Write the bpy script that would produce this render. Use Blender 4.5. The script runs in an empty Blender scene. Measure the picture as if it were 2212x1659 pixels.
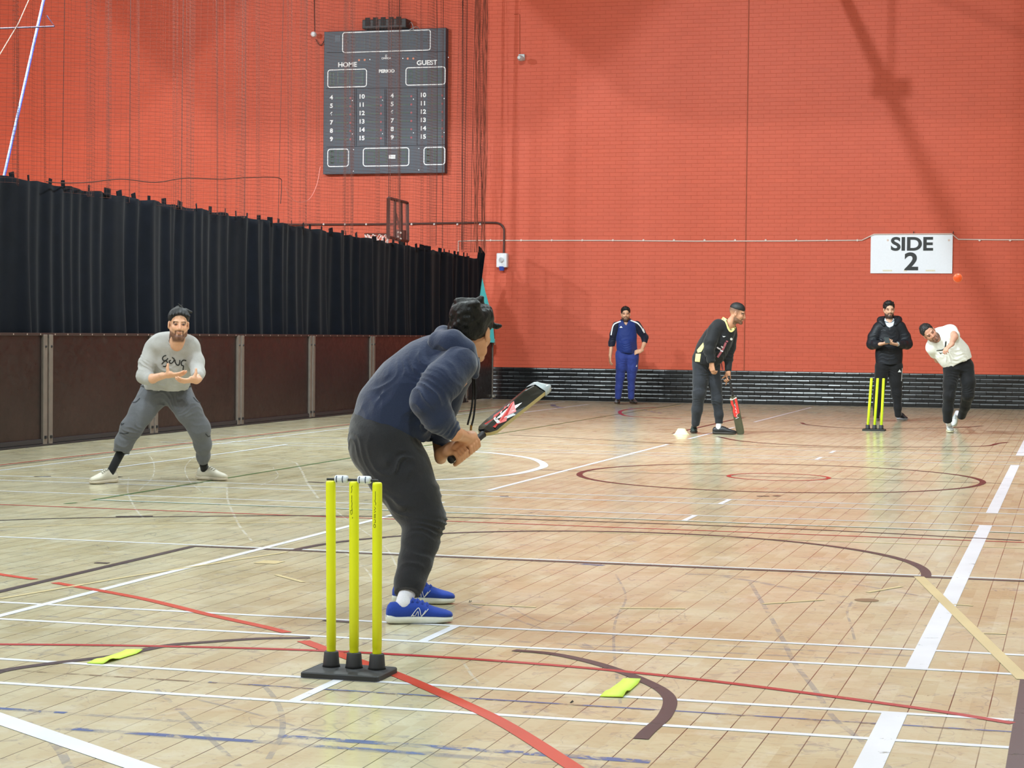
import bpy, math, random
import numpy as np
from mathutils import Vector, Matrix
PI = math.pi
SC = bpy.context.scene
COL = SC.collection
# ------------------------------------------------------------------ camera
FPX, PITCH, ROLL, CAMH, YAW = 4319.479, .0251860, .0102947, 1.27146, .2746653
CX, CY, WALLY = 1106.0, 829.5, 37.16
cF = np.array([-math.sin(YAW)*math.cos(PITCH), math.cos(YAW)*math.cos(PITCH), -math.sin(PITCH)])
_R0 = np.array([math.cos(YAW), math.sin(YAW), 0.0]); _U0 = np.cross(_R0, cF)
cR = math.cos(ROLL)*_R0 + math.sin(ROLL)*_U0
cU = -math.sin(ROLL)*_R0 + math.cos(ROLL)*_U0
CAMP = np.array([0, 0, CAMH])
F0 = np.array([-math.sin(YAW), math.cos(YAW), 0.0])
R0 = _R0
def ray(x, y): return cF + cR*((x-CX)/FPX) - cU*((y-CY)/FPX)
def fl(x, y, z=0.0):
    d = ray(x, y); t = (z-CAMH)/d[2]; return np.array([d[0]*t, d[1]*t, z])
def wl(x, y, Y=WALLY):
    d = ray(x, y); t = Y/d[1]; return np.array([d[0]*t, Y, CAMH+d[2]*t])
def onx(x, y, X):
    d = ray(x, y); t = X/d[0]; return np.array([X, d[1]*t, CAMH+d[2]*t])
def ond(x, y, dep):
    d = ray(x, y); t = dep/(d@F0); return CAMP+d*t
cd = bpy.data.cameras.new('camera'); cam = bpy.data.objects.new('camera', cd); COL.objects.link(cam)
cd.sensor_fit = 'HORIZONTAL'; cd.sensor_width = 36; cd.lens = FPX/2212*36; cd.clip_start = .1; cd.clip_end = 200
M = Matrix(((cR[0], cU[0], -cF[0], 0), (cR[1], cU[1], -cF[1], 0), (cR[2], cU[2], -cF[2], CAMH), (0, 0, 0, 1)))
cam.matrix_world = M
SC.camera = cam
# ------------------------------------------------------------------ materials
def s2l(c):
    return tuple(((v/255.)/12.92 if v/255. <= .04045 else ((v/255.+.055)/1.055)**2.4) for v in c)
def nd(nt, t, **kw):
    n = nt.nodes.new(t)
    for k, v in kw.items():
        if k in ('ins',):
            for a, b in v.items(): n.inputs[a].default_value = b
        else: setattr(n, k, v)
    return n
def newmat(name):
    m = bpy.data.materials.new(name); m.use_nodes = True
    nt = m.node_tree; b = nt.nodes['Principled BSDF']
    return m, nt, b
def setcol(b, c): b.inputs['Base Color'].default_value = (*c, 1)
def mixc(nt, fac, a, b, mode='MIX'):
    n = nt.nodes.new('ShaderNodeMix'); n.data_type = 'RGBA'; n.blend_type = mode
    for s, v in ((0, fac), (6, a), (7, b)):
        if hasattr(v, 'is_linked') or hasattr(v, 'links'): nt.links.new(v, n.inputs[s])
        elif s == 0: n.inputs[s].default_value = v
        else: n.inputs[s].default_value = (*v, 1) if len(v) == 3 else v
    return n.outputs[2]
def mth(nt, op, a, b=None, c=None):
    n = nt.nodes.new('ShaderNodeMath'); n.operation = op
    for i, v in enumerate((a, b, c)):
        if v is None: continue
        if hasattr(v, 'links'): nt.links.new(v, n.inputs[i])
        else: n.inputs[i].default_value = v
    return n.outputs[0]
def ramp(nt, v, lo, hi, a=0., b=1.):
    n = nt.nodes.new('ShaderNodeMapRange'); n.inputs[1].default_value = lo; n.inputs[2].default_value = hi
    n.inputs[3].default_value = a; n.inputs[4].default_value = b; nt.links.new(v, n.inputs[0]); return n.outputs[0]
def coord(nt, scale=(1, 1, 1), rot=(0, 0, 0), which='Object'):
    t = nt.nodes.new('ShaderNodeTexCoord'); m = nt.nodes.new('ShaderNodeMapping')
    m.inputs['Scale'].default_value = scale; m.inputs['Rotation'].default_value = rot
    nt.links.new(t.outputs[which], m.inputs['Vector']); return m.outputs[0]
def noise(nt, vec, scale, detail=3, rough=.5, dist=0.):
    n = nt.nodes.new('ShaderNodeTexNoise'); n.inputs['Scale'].default_value = scale; n.inputs['Detail'].default_value = detail
    n.inputs['Roughness'].default_value = rough; n.inputs['Distortion'].default_value = dist
    nt.links.new(vec, n.inputs['Vector']); return n.outputs['Fac']
def bump(nt, b, h, strength=.3, dist=.01):
    n = nt.nodes.new('ShaderNodeBump'); n.inputs['Strength'].default_value = strength; n.inputs['Distance'].default_value = dist
    nt.links.new(h, n.inputs['Height']); nt.links.new(n.outputs[0], b.inputs['Normal'])
MC = {}
def plain(name, rgb, rough=.6, metal=0., var=.06, bs=0., sc=30., spec=.5):
    if name in MC: return MC[name]
    m, nt, b = newmat(name); c = s2l(rgb)
    v = coord(nt); f = noise(nt, v, sc, 4)
    o = mixc(nt, f, tuple(x*(1-var*2) for x in c), tuple(min(1, x*(1+var*2)) for x in c))
    nt.links.new(o, b.inputs['Base Color']); b.inputs['Roughness'].default_value = rough; b.inputs['Metallic'].default_value = metal
    b.inputs['Specular IOR Level'].default_value = spec
    if bs: bump(nt, b, f, bs, .003)
    MC[name] = m; return m
def fabric(name, rgb, rough=.92, var=.10, sheen=.15, bs=.35, sc=9.):
    m, nt, b = newmat(name); c = s2l(rgb)
    v = coord(nt); f = noise(nt, v, sc, 4, .6); g = noise(nt, v, 260., 2)
    o = mixc(nt, f, tuple(x*(1-var) for x in c), tuple(min(1, x*(1+var)) for x in c))
    o2 = mixc(nt, ramp(nt, g, .3, .7, 0, .25), o, tuple(x*1.5+.01 for x in c))
    nt.links.new(o2, b.inputs['Base Color']); b.inputs['Roughness'].default_value = rough
    b.inputs['Sheen Weight'].default_value = sheen; b.inputs['Specular IOR Level'].default_value = .25
    h = mth(nt, 'ADD', noise(nt, v, 22., 4, .6), mth(nt, 'MULTIPLY', g, .15)); bump(nt, b, h, bs, .008)
    return m
# ------------------------------------------------------------------ mesh builder
class MB:
    def __init__(s): s.v = []; s.f = []; s.m = []
    def add(s, vs, fs, mi=0):
        o = len(s.v); s.v += [tuple(map(float, p)) for p in vs]; s.f += [tuple(i+o for i in f) for f in fs]; s.m += [mi]*len(fs)
    def box(s, c, d, mi=0, R=None, bev=0):
        x, y, z = (k/2 for k in d)
        P = np.array([(a*x, b*y, e*z) for a in (-1, 1) for b in (-1, 1) for e in (-1, 1)])
        if R is not None: P = P@np.array(R).T
        P = P+np.array(c)
        s.add(P, [(0, 1, 3, 2), (4, 6, 7, 5), (0, 4, 5, 1), (2, 3, 7, 6), (0, 2, 6, 4), (1, 5, 7, 3)], mi)
    def tube(s, pts, r, n=8, mi=0, cap=True):
        pts = [np.array(p, float) for p in pts]; k = len(pts)
        rs = r if isinstance(r, (list, tuple)) else [r]*k
        V = []
        up = None
        for i in range(k):
            t = pts[min(i+1, k-1)]-pts[max(i-1, 0)]; t = t/(np.linalg.norm(t)+1e-12)
            if up is None:
                a = np.array([0, 0, 1.]) if abs(t[2]) < .9 else np.array([1., 0, 0]); up = np.cross(t, a)
            up = up-t*(up@t); up /= np.linalg.norm(up)+1e-12; w = np.cross(t, up)
            for j in range(n):
                q = 2*PI*j/n; V.append(pts[i]+rs[i]*(math.cos(q)*up+math.sin(q)*w))
        Fs = [(i*n+j, i*n+(j+1) % n, (i+1)*n+(j+1) % n, (i+1)*n+j) for i in range(k-1) for j in range(n)]
        if cap: Fs += [tuple(range(n-1, -1, -1)), tuple((k-1)*n+j for j in range(n))]
        s.add(V, Fs, mi)
    def lathe(s, c, prof, n=24, mi=0, axis='z', T=None):
        V = []
        for r, z in prof:
            for j in range(n):
                q = 2*PI*j/n; V.append((r*math.cos(q), r*math.sin(q), z))
        V = np.array(V)
        if T is not None: V = V@np.array(T).T
        V = V+np.array(c)
        k = len(prof)
        s.add(V, [(i*n+j, i*n+(j+1) % n, (i+1)*n+(j+1) % n, (i+1)*n+j) for i in range(k-1) for j in range(n)]+[tuple(range(n-1, -1, -1)), tuple((k-1)*n+j for j in range(n))], mi)
    def build(s, name, mats, parent=None, smooth=False, loc=(0, 0, 0), bevel=0, auto=None):
        me = bpy.data.meshes.new(name); me.from_pydata(s.v, [], s.f); me.update()
        for m in (mats if isinstance(mats, (list, tuple)) else [mats]): me.materials.append(m)
        me.polygons.foreach_set('material_index', s.m)
        if smooth: me.polygons.foreach_set('use_smooth', [True]*len(s.f))
        o = bpy.data.objects.new(name, me); COL.objects.link(o); o.location = loc
        if parent: o.parent = parent
        if bevel:
            b = o.modifiers.new('b', 'BEVEL'); b.width = bevel; b.segments = 2; b.limit_method = 'ANGLE'
        return o
def tag(o, label=None, cat=None, group=None, kind=None):
    if label: o['label'] = label
    if cat: o['category'] = cat
    if group: o['group'] = group
    if kind: o['kind'] = kind
    return o
def empty(name, loc=(0, 0, 0), rz=0):
    o = bpy.data.objects.new(name, None); COL.objects.link(o); o.location = tuple(loc); o.rotation_euler = (0, 0, rz); o.empty_display_size = .1; return o
def copy_tree(o, parent=None):
    c = o.copy(); COL.objects.link(c); c.parent = parent
    for ch in list(o.children): copy_tree(ch, c)
    return c
def text_mesh(name, body, size, mat, parent, origin, ux, uy, un, align='CENTER', ext=.002, bold=0.):
    cu = bpy.data.curves.new('t', 'FONT'); cu.body = body; cu.size = size; cu.align_x = align; cu.align_y = 'CENTER'; cu.extrude = ext; cu.offset = bold
    o = bpy.data.objects.new('t', cu); COL.objects.link(o)
    dg = bpy.context.evaluated_depsgraph_get(); dg.update()
    me = bpy.data.meshes.new_from_object(o.evaluated_get(dg)); bpy.data.objects.remove(o); bpy.data.curves.remove(cu)
    ux, uy, un = (np.array(a, float) for a in (ux, uy, un)); origin = np.array(origin, float)
    for v in me.vertices:
        c = v.co; v.co = Vector(origin+ux*c.x+uy*c.y+un*c.z)
    me.materials.clear(); me.materials.append(mat)
    r = bpy.data.objects.new(name, me); COL.objects.link(r); r.parent = parent
    return r
def catmull(pts, n=8):
    P = [np.array(p, float) for p in pts]; P = [2*P[0]-P[1]]+P+[2*P[-1]-P[-2]]; out = []
    for i in range(1, len(P)-2):
        for k in range(n):
            t = k/n; a, b, c, d = P[i-1], P[i], P[i+1], P[i+2]
            out.append(.5*((2*b)+(c-a)*t+(2*a-5*b+4*c-d)*t*t+(3*b-a-3*c+d)*t**3))
    out.append(P[-2]); return out

# ------------------------------------------------------------------ FLOOR
XL, XR, YB = -24., 7., -6.
def wood(nt, b):
    tc = nt.nodes.new('ShaderNodeTexCoord'); sx = nt.nodes.new('ShaderNodeSeparateXYZ'); nt.links.new(tc.outputs['Object'], sx.inputs[0])
    X, Y = sx.outputs[0], sx.outputs[1]; V = tc.outputs['Object']
    bx = mth(nt, 'DIVIDE', mth(nt, 'ADD', X, 50.03), .132); idx = mth(nt, 'FLOOR', bx); fr = mth(nt, 'FRACT', bx)
    # short staggered blocks in every strip
    wn = nt.nodes.new('ShaderNodeTexWhiteNoise'); wn.noise_dimensions = '1D'; nt.links.new(idx, wn.inputs['W'])
    sub = mth(nt, 'FLOOR', mth(nt, 'MULTIPLY', fr, 2.0))
    yb = mth(nt, 'FLOOR', mth(nt, 'ADD', mth(nt, 'DIVIDE', Y, .31), mth(nt, 'MULTIPLY', wn.outputs[0], 7.)))
    cmb = nt.nodes.new('ShaderNodeCombineXYZ'); nt.links.new(idx, cmb.inputs[0]); nt.links.new(yb, cmb.inputs[1]); nt.links.new(sub, cmb.inputs[2])
    w2 = nt.nodes.new('ShaderNodeTexWhiteNoise'); w2.noise_dimensions = '3D'; nt.links.new(cmb.outputs[0], w2.inputs['Vector'])
    c0 = mixc(nt, w2.outputs[0], s2l((178, 165, 130)), s2l((192, 183, 151)))
    mp = nt.nodes.new('ShaderNodeMapping'); mp.inputs['Scale'].default_value = (9, 14, 1); nt.links.new(V, mp.inputs[0])
    g1 = noise(nt, mp.outputs[0], 2.2, 5, .65, .4)
    c1 = mixc(nt, ramp(nt, g1, .52, .76, 0, .45), c0, s2l((156, 130, 94)))
    g2 = noise(nt, V, 3.0, 6, .7, .8)
    c2 = mixc(nt, ramp(nt, g2, .52, .70, 0, .62), c1, s2l((205, 202, 184)))
    g5 = noise(nt, V, .55, 4, .6)
    c2 = mixc(nt, ramp(nt, g5, .40, .62, 0, .45), c2, s2l((198, 192, 168)))
    # grey-blue scuffs
    g3 = noise(nt, V, 7.5, 8, .72, 1.6)
    c3 = mixc(nt, ramp(nt, g3, .57, .68, 0, .6), c2, s2l((122, 121, 126)))
    g6 = noise(nt, V, 26., 5, .7, .4)
    c3 = mixc(nt, ramp(nt, g6, .63, .72, 0, .5), c3, s2l((118, 88, 66)))
    # thin curving scrape lines
    g4 = noise(nt, V, 1.7, 3, .55, .6)
    ln = mth(nt, 'ABSOLUTE', mth(nt, 'SUBTRACT', g4, .5)); l2 = ramp(nt, ln, 0, .0045, .35, 0)
    c4 = mixc(nt, l2, c3, s2l((112, 113, 120)))
    g7 = noise(nt, V, 2.6, 2, .5, .9); ln2 = mth(nt, 'ABSOLUTE', mth(nt, 'SUBTRACT', g7, .42)); l3 = ramp(nt, ln2, 0, .003, .45, 0)
    c4 = mixc(nt, l3, c4, s2l((204, 194, 176)))
    # dark gaps between strips
    e = mth(nt, 'MINIMUM', fr, mth(nt, 'SUBTRACT', 1.0, fr)); gp = noise(nt, V, 1.3, 3)
    gap = mth(nt, 'MULTIPLY', ramp(nt, e, .010, .018, 1, 0), ramp(nt, gp, .3, .6, .35, .95))
    c5 = mixc(nt, gap, c4, s2l((44, 34, 28)))
    return c5, gap, g3
def wood_mat():
    m, nt, b = newmat('wood_strip_floor')
    c, gap, g = wood(nt, b); nt.links.new(c, b.inputs['Base Color'])
    V = coord(nt); r = noise(nt, V, 2.5, 4)
    nt.links.new(ramp(nt, r, .3, .7, .16, .26), b.inputs['Roughness'])
    b.inputs['Specular IOR Level'].default_value = .42
    h = mth(nt, 'SUBTRACT', mth(nt, 'MULTIPLY', noise(nt, V, 8., 3), .5), gap); bump(nt, b, h, .10, .002)
    return m
def line_mat(name, rgb, wear=.66, amax=1., sc=9.):
    rgb = tuple(v*(.92 if min(rgb) > 200 else .82) for v in rgb)
    m, nt, b = newmat(name); V = coord(nt); w = noise(nt, V, sc, 6, .7, .6); c = s2l(rgb)
    o = mixc(nt, ramp(nt, noise(nt, V, 3., 4), .3, .7), tuple(x*.88 for x in c), c)
    nt.links.new(o, b.inputs['Base Color']); b.inputs['Roughness'].default_value = .33; b.inputs['Specular IOR Level'].default_value = .4
    nt.links.new(ramp(nt, w, wear-.03, wear+.05, amax, .10*amax), b.inputs['Alpha'])
    return m
LM = [wood_mat(), line_mat('white_line_paint', (238, 240, 248)), line_mat('black_line_paint', (74, 62, 66)), line_mat('red_line_paint', (205, 58, 58)),
      line_mat('orange_red_tape', (232, 82, 58), .72), line_mat('green_line_paint', (92, 132, 78)), line_mat('cream_line_tape', (248, 226, 170), .7), line_mat('maroon_line_paint', (96, 48, 52)),
      line_mat('faded_blue_paint', (92, 122, 190), .50, .8, 6.), line_mat('grey_scuff', (176, 176, 190), .50, .32, 8.), line_mat('chalk_scribble', (250, 244, 230), .52, .42, 5.), line_mat('brown_scuff', (140, 108, 84), .47, .6)]
WH, BK, RD, OR, GR, CR, MR, BL, GY, CH, BR = range(1, 12)
fb = MB()
nx, ny = 8, 10
fb.box(((XL+XR)/2, (YB+WALLY)/2, -.05), (XR-XL, WALLY-YB, .1), 0)
_z = [0.0008]
def strip(pts, w, mi):
    """pts: world xy list; w width m"""
    z = _z[0]; _z[0] += .000012
    P = [np.array(p[:2], float) for p in pts]; V = []
    for i, p in enumerate(P):
        t = P[min(i+1, len(P)-1)]-P[max(i-1, 0)]; t /= np.linalg.norm(t)+1e-9; n = np.array([-t[1], t[0]])
        ww = w[i] if isinstance(w, (list, tuple)) else w
        V += [(*(p-n*ww/2), z), (*(p+n*ww/2), z)]
    fb.add(V, [(2*i, 2*i+2, 2*i+3, 2*i+1) for i in range(len(P)-1)], mi)
def sp(px, w, mi, n=8, smooth=True):
    P = [fl(*q)[:2] for q in px]
    strip(catmull(P, n) if smooth and len(P) > 2 else P, w, mi)
def ln(Y, x0, x1, w, mi): strip([(x0, Y), (x1, Y)], w, mi)
def lv(X, y0, y1, w, mi): strip([(X, y0), (X, y1)], w, mi)
def arc(c, r, a0, a1, w, mi, n=72): strip([(c[0]+r*math.cos(a0+(a1-a0)*i/n), c[1]+r*math.sin(a0+(a1-a0)*i/n)) for i in range(n+1)], w, mi)
# faded bands first (lowest)
ln(5.94, -4.0, -2.0, .035, GY); ln(5.95, -3.7, -3.2, .03, BL); ln(5.71, -3.1, -1.2, .05, GY); ln(5.72, -3.05, -1.6, .04, BL)
ln(6.63, -3.9, -.1, .022, BR); ln(6.64, -3.0, -.1, .018, BL); ln(7.93, -4.4, -.9, .03, GY); ln(8.1, -1.6, -.6, .03, GY)
ln(5.82, -2.4, -1.2, .05, BL)
for q, w in ((((1560, 1245), (1640, 1258), (1700, 1270), (1830, 1290)), .045), (((1620, 1258), (1660, 1325), (1690, 1380), (1715, 1430), (1760, 1490), (1800, 1550), (1860, 1600), (1920, 1659)), .022),
             (((1700, 1240), (1880, 1268), (2010, 1292)), .03), (((338, 1489), (437, 1580), (516, 1655)), .02), (((1840, 1300), (1830, 1322), (1838, 1350), (1846, 1382)), .012),
             (((1012, 1306), (1090, 1330), (1180, 1362)), .02), (((1330, 1240), (1352, 1290), (1330, 1340), (1326, 1400), (1340, 1520)), .012), (((60, 1560), (120, 1610), (150, 1659)), .03),
             (((560, 1470), (600, 1520), (610, 1580), (580, 1640)), .02), (((200, 1290), (300, 1330), (420, 1345)), .04), (((380, 1500), (560, 1545), (700, 1590)), .015),
             (((1250, 1390), (1290, 1405), (1360, 1405)), .05), (((1480, 1240), (1540, 1242), (1620, 1247)), .05), (((1990, 1350), (2030, 1355), (2080, 1346)), .03), (((1100, 1310), (1160, 1340), (1240, 1350)), .012)):
    sp(q, w, GY)
for q, w in ((((640, 1000), (652, 1018), (665, 1045), (690, 1080)), .02), (((490, 1052), (492, 1080), (505, 1112), (520, 1140), (545, 1170)), .016), (((278, 1032), (276, 1062), (290, 1095), (310, 1120)), .014),
             (((320, 980), (332, 1000), (330, 1030), (300, 1060)), .012), (((570, 985), (610, 992), (640, 1000)), .014), (((700, 1085), (760, 1130), (830, 1180), (860, 1230)), .012), (((420, 985), (400, 1010), (410, 1040), (440, 1065)), .01),
             (((740, 1190), (790, 1230), (815, 1270)), .012), (((1000, 1430), (1020, 1460), (1050, 1490)), .012), (((590, 1010), (600, 1030), (560, 1050)), .01)):
    sp(q, w, CH)
# lines across (parallel to back wall)
for Y in (8.27, 7.79, 6.845, 6.38): ln(Y, -14, 6.5, .038, WH)
for Y in (15.40, 14.94, 13.94): ln(Y, -14, 6.5, .036, WH)
for Y in (20.75, 21.2, 22.42): ln(Y, -10, 6.5, .03, WH)
ln(13.50, -7.05, 6.5, .03, WH); ln(13.465, -7.05, 6.5, .03, GR); ln(12.86, -14, 6.5, .035, RD); ln(10.87, -14, 6.5, .035, WH); ln(10.80, -5.0, 6.5, .05, BK); ln(18.04, -4.9, 6.5, .022, BK)
sp([(0, 1139), (350, 1131), (740, 1129)], .03, CR); ln(12.5, -3.6, 6.5, .03, CR)
# lengthwise
lv(-4.56, 7.8, 14.3, .045, WH); lv(-4.56, 15.5, 22.9, .045, WH); lv(-4.56, 24.2, 27.6, .045, WH); lv(-4.56, 29.4, 36., .045, WH)
lv(-.57, 4, 6.84, .085, WH); lv(-.57, 7.79, 13.95, .085, WH); lv(-.57, 14.94, 20.7, .085, WH); lv(-.57, 22.4, 36, .085, WH)
for a, b in ((7.77, 8.27), (6.38, 6.85), (13.5, 13.94), (14.94, 15.4), (20.75, 21.2), (22.0, 22.44)): lv(-2.57, a, b, .04, WH)
lv(-7.03, 13.48, 36.5, .035, GR); lv(-9.61, 6, 36.5, .035, RD); lv(-9.52, 6, 36.5, .02, BK); lv(-9.25, 6, 36.5, .035, WH)
sp([(200, 1018), (272, 1007), (498, 977.6), (620, 960)], .04, WH)
lv(-.06, 4, 7.81, .24, BK)
sp([(1454, 936.5), (1560, 912), (1608, 902)], .05, MR); sp([(1100, 895), (1271, 873.6)], .06, WH); sp([(1371, 891), (1472, 875)], .05, CR); sp([(165, 1086), (140, 1088.5)], .04, GR)
# circles and arcs
arc((-2.57, 18.04), 1.8, 0, 2*PI, .055, MR, 120); arc((-2.57, 18.04), .45, 0, 2*PI, .04, RD, 60)
arc((-2.55, 10.80), 1.8, 0, PI, .055, BK, 80)
strip([(-4.98, 10.80), (-4.98, 6.0)], .05, BK)
sp([(1985, 1246), (2212, 1468)], .055, CR)
sp([(-60, 1475), (0, 1451), (100, 1435), (247, 1417), (360, 1395), (440, 1388), (560, 1380), (670, 1378)], .05, BK)
sp([(1110, 1405), (1200, 1414), (1300, 1437), (1400, 1475), (1445, 1507), (1437, 1545), (1400, 1580), (1384, 1597)], .05, BK)
sp([(-80, 1226), (0, 1241), (75, 1252)], .05, OR); sp([(118, 1259), (300, 1292), (450, 1328), (560, 1352), (620, 1367)], .05, OR)
sp([(655, 1385), (750, 1420), (850, 1455), (1000, 1520), (1100, 1570), (1240, 1659), (1330, 1720)], .058, OR)
sp([(-60, 1392.5), (0, 1392.4), (298, 1395.6), (695, 1406.3), (1100, 1430), (1480, 1465), (1952, 1526), (2188, 1563)], .042, RD)
sp([(-60, 1127), (0, 1124.3), (183, 1119), (556, 1114.4), (740, 1115), (1100, 1121), (1700, 1142), (2206, 1167.8)], .04, BK)
# broad white corner line
a, b, c, d = (fl(*q) for q in ((-260, 1450), (480, 1705), (-260, 1478), (400, 1705)))
fb.add([(*a[:2], .0016), (*b[:2], .0016), (*d[:2], .0016), (*c[:2], .0016)], [(0, 3, 2, 1)], WH)
strip(catmull([(-6.2, 20.51), (-5.9, 20.33), (-5.35, 19.69), (-4.98, 18.84), (-4.86, 18.17), (-4.9, 17.22), (-5.25, 16.51), (-5.7, 16.1)], 8), .08, WH)
strip(catmull([(-7.1, 34.6), (-7.32, 33.44), (-7.25, 32.34), (-6.81, 30.75), (-6.31, 30.22), (-5.76, 29.97)], 8), .06, RD)
strip(catmull([(-4.34, 24.96), (-3.87, 24.01), (-3.23, 23.48), (-2.41, 23.36), (-1.13, 24.09), (-.89, 24.92), (-.79, 25.25)], 8), .055, MR)
strip(catmull([(-3.89, 29.59), (-3.67, 28.87), (-2.93, 28.17), (-1.68, 28.99), (-1.29, 29.84)], 8), .055, BK)
ln(23.05, -5, 6.5, .03, MR); strip([(-6.83, 24.13), (-4.55, 23.11)], .03, BK)
sp([(1392, 886), (1404, 889), (1430, 893)], .05, BL); sp([(1194, 874), (1198, 878), (1215, 881)], .1, BL)
for q in (((1021, 1305), (1158, 1312)), ((1339, 1314), (1480, 1315)), ((1648, 1305), (1780, 1296)), ((1874, 1280), (1948, 1267)), ((2060, 1306), (2102, 1309)), ((2120, 1368), (2173, 1370)), ((596, 1242), (655, 1258)), ((0, 1294), (278, 1246)), ((278, 1246), (620, 1193))): sp(q, .028, CR)
sp([(570, 1218), (594, 1212)], .13, CR); sp([(1240, 1218), (1305, 1222)], .05, BL)
for q in (((205, 1216), (235, 1217)), ((700, 1340), (770, 1345)), ((1080, 1072), (1098, 1072)), ((74, 1030), (110, 1029)), ((665, 1041), (700, 1043)), ((250, 1116), (330, 1115)), ((1635, 1072), (1662, 1072)), ((1672, 1072), (1684, 1071)), ((240, 1032), (262, 1030))): sp(q, .05, BK)
# ripped floor tape
for q, w in ((((1125, 1110), (1150, 1107), (1172, 1111)), .09), (((1140, 1115), (1160, 1112)), .06), (((1375, 1018), (1395, 1020)), .06), (((1778, 1006), (1800, 1008)), .07)): sp(q, w, GY)
floor = fb.build('floor', LM); tag(floor, 'pale wooden strip sports hall floor with many coloured court lines', 'floor', kind='structure')
# ------------------------------------------------------------------ WALLS
def brick_mat(name, rgb, rough, lift=1.0):
    m, nt, b = newmat(name)
    tc = nt.nodes.new('ShaderNodeTexCoord'); sx = nt.nodes.new('ShaderNodeSeparateXYZ'); cb = nt.nodes.new('ShaderNodeCombineXYZ')
    nt.links.new(tc.outputs['Object'], sx.inputs[0]); nt.links.new(mth(nt, 'ADD', sx.outputs[0], mth(nt, 'ADD', sx.outputs[1], 0)), cb.inputs[0]); nt.links.new(sx.outputs[2], cb.inputs[1])
    br = nt.nodes.new('ShaderNodeTexBrick'); nt.links.new(cb.outputs[0], br.inputs['Vector'])
    br.inputs['Scale'].default_value = 1; br.inputs['Brick Width'].default_value = .225; br.inputs['Row Height'].default_value = .075
    br.inputs['Mortar Size'].default_value = .004; br.inputs['Mortar Smooth'].default_value = .6; br.inputs['Bias'].default_value = 0
    c = s2l(rgb)
    br.inputs['Color1'].default_value = (*[x*.97 for x in c], 1); br.inputs['Color2'].default_value = (*[min(1, x*1.03) for x in c], 1)
    br.inputs['Mortar'].default_value = (*[x*.94 for x in c], 1)
    V = tc.outputs['Object']; n1 = noise(nt, V, .35, 3); n2 = noise(nt, V, 5., 5, .6)
    o = mixc(nt, ramp(nt, n1, .35, .65, 0, .25), br.outputs[0], s2l((205, 96, 77)))
    o = mixc(nt, ramp(nt, n2, .5, .75, 0, .18), o, tuple(x*.8 for x in c))
    nt.links.new(o, b.inputs['Base Color']); b.inputs['Roughness'].default_value = rough; b.inputs['Specular IOR Level'].default_value = .35
    # each course is a little proud of or behind the next
    row = mth(nt, 'FLOOR', mth(nt, 'DIVIDE', sx.outputs[2], .075)); wn = nt.nodes.new('ShaderNodeTexWhiteNoise'); wn.noise_dimensions = '2D'
    cb2 = nt.nodes.new('ShaderNodeCombineXYZ'); nt.links.new(row, cb2.inputs[1]); nt.links.new(mth(nt, 'FLOOR', mth(nt, 'DIVIDE', sx.outputs[0], 1.3)), cb2.inputs[0]); nt.links.new(cb2.outputs[0], wn.inputs['Vector'])
    h = mth(nt, 'ADD', mth(nt, 'SUBTRACT', 1.0, br.outputs['Fac']), mth(nt, 'MULTIPLY', wn.outputs[0], 1.5)); h = mth(nt, 'ADD', h, mth(nt, 'MULTIPLY', n2, .5))
    bump(nt, b, h, .6, .005)
    return m
M_or = brick_mat('orange_painted_brick', (198, 85, 58), .55)
M_or2 = plain('orange_joint', (150, 62, 34), .7)
M_bk = plain('black_gloss_brick_paint', (13, 14, 18), .27, var=.2, bs=.4, sc=14, spec=.6)
M_cream = plain('cream_wall_paint', (214, 204, 190), .7)
M_ceil = plain('grey_ceiling_panels', (205, 205, 205), .8)
def wall(name, c, d, m, label):
    b = MB(); b.box(c, d); o = b.build(name, m); tag(o, label, 'wall', kind='structure'); return o
BT = .622
wall('wall_back', ((XL+XR)/2, WALLY+.15, (9.4+BT)/2), (XR-XL, .3, 9.4-BT), M_or, 'orange painted brick end wall of the sports hall')
b = MB(); b.box(((XL+XR)/2, WALLY+.165, BT/2), (XR-XL, .27, BT), 0)
rng = random.Random(5)
for k in range(8):
    z0 = .02+k*.0752; x = -24.+(k % 2)*.11
    while x < XR:
        if x > -12.5 and x < 2.5:
            h, w = .067, .217; dy = rng.uniform(-.004, .004); y = WALLY+.02+dy; tl = rng.uniform(-.003, .004); e = rng.uniform(.010, .022)
            V = [(x, y+.03, z0), (x+w, y+.03, z0), (x+w, y-.012, z0+.004), (x, y-.012, z0+.004), (x, y-.012-tl, z0+h-e), (x+w, y-.012-tl, z0+h-e), (x+w, y-.012-tl+e*.25, z0+h), (x, y-.012-tl+e*.25, z0+h), (x, y+.03, z0+h+.001), (x+w, y+.03, z0+h+.001)]
            b.add(V, [(0, 1, 2, 3), (3, 2, 5, 4), (4, 5, 6, 7), (7, 6, 9, 8), (0, 3, 4, 7, 8), (1, 9, 6, 5, 2)], 0)
        x += .228
o = b.build('trim_2', M_bk); tag(o, 'glossy black painted brick band along the foot of the end wall', 'wall', kind='structure')
wall('wall_left', (XL-.15, (YB+WALLY)/2, 4.7), (.3, WALLY-YB, 9.4), M_or, 'orange brick side wall beyond the curtain')
wall('wall_right', (XR+.15, (YB+WALLY)/2, 4.7), (.3, WALLY-YB, 9.4), M_cream, 'cream side wall out to the right')
wall('wall_rear', ((XL+XR)/2, YB-.15, 4.7), (XR-XL, .3, 9.4), M_cream, 'cream wall behind the camera')
wall('ceiling', ((XL+XR)/2, (YB+WALLY)/2, 9.5), (XR-XL, WALLY-YB, .2), M_ceil, 'pale sports hall ceiling')
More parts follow.
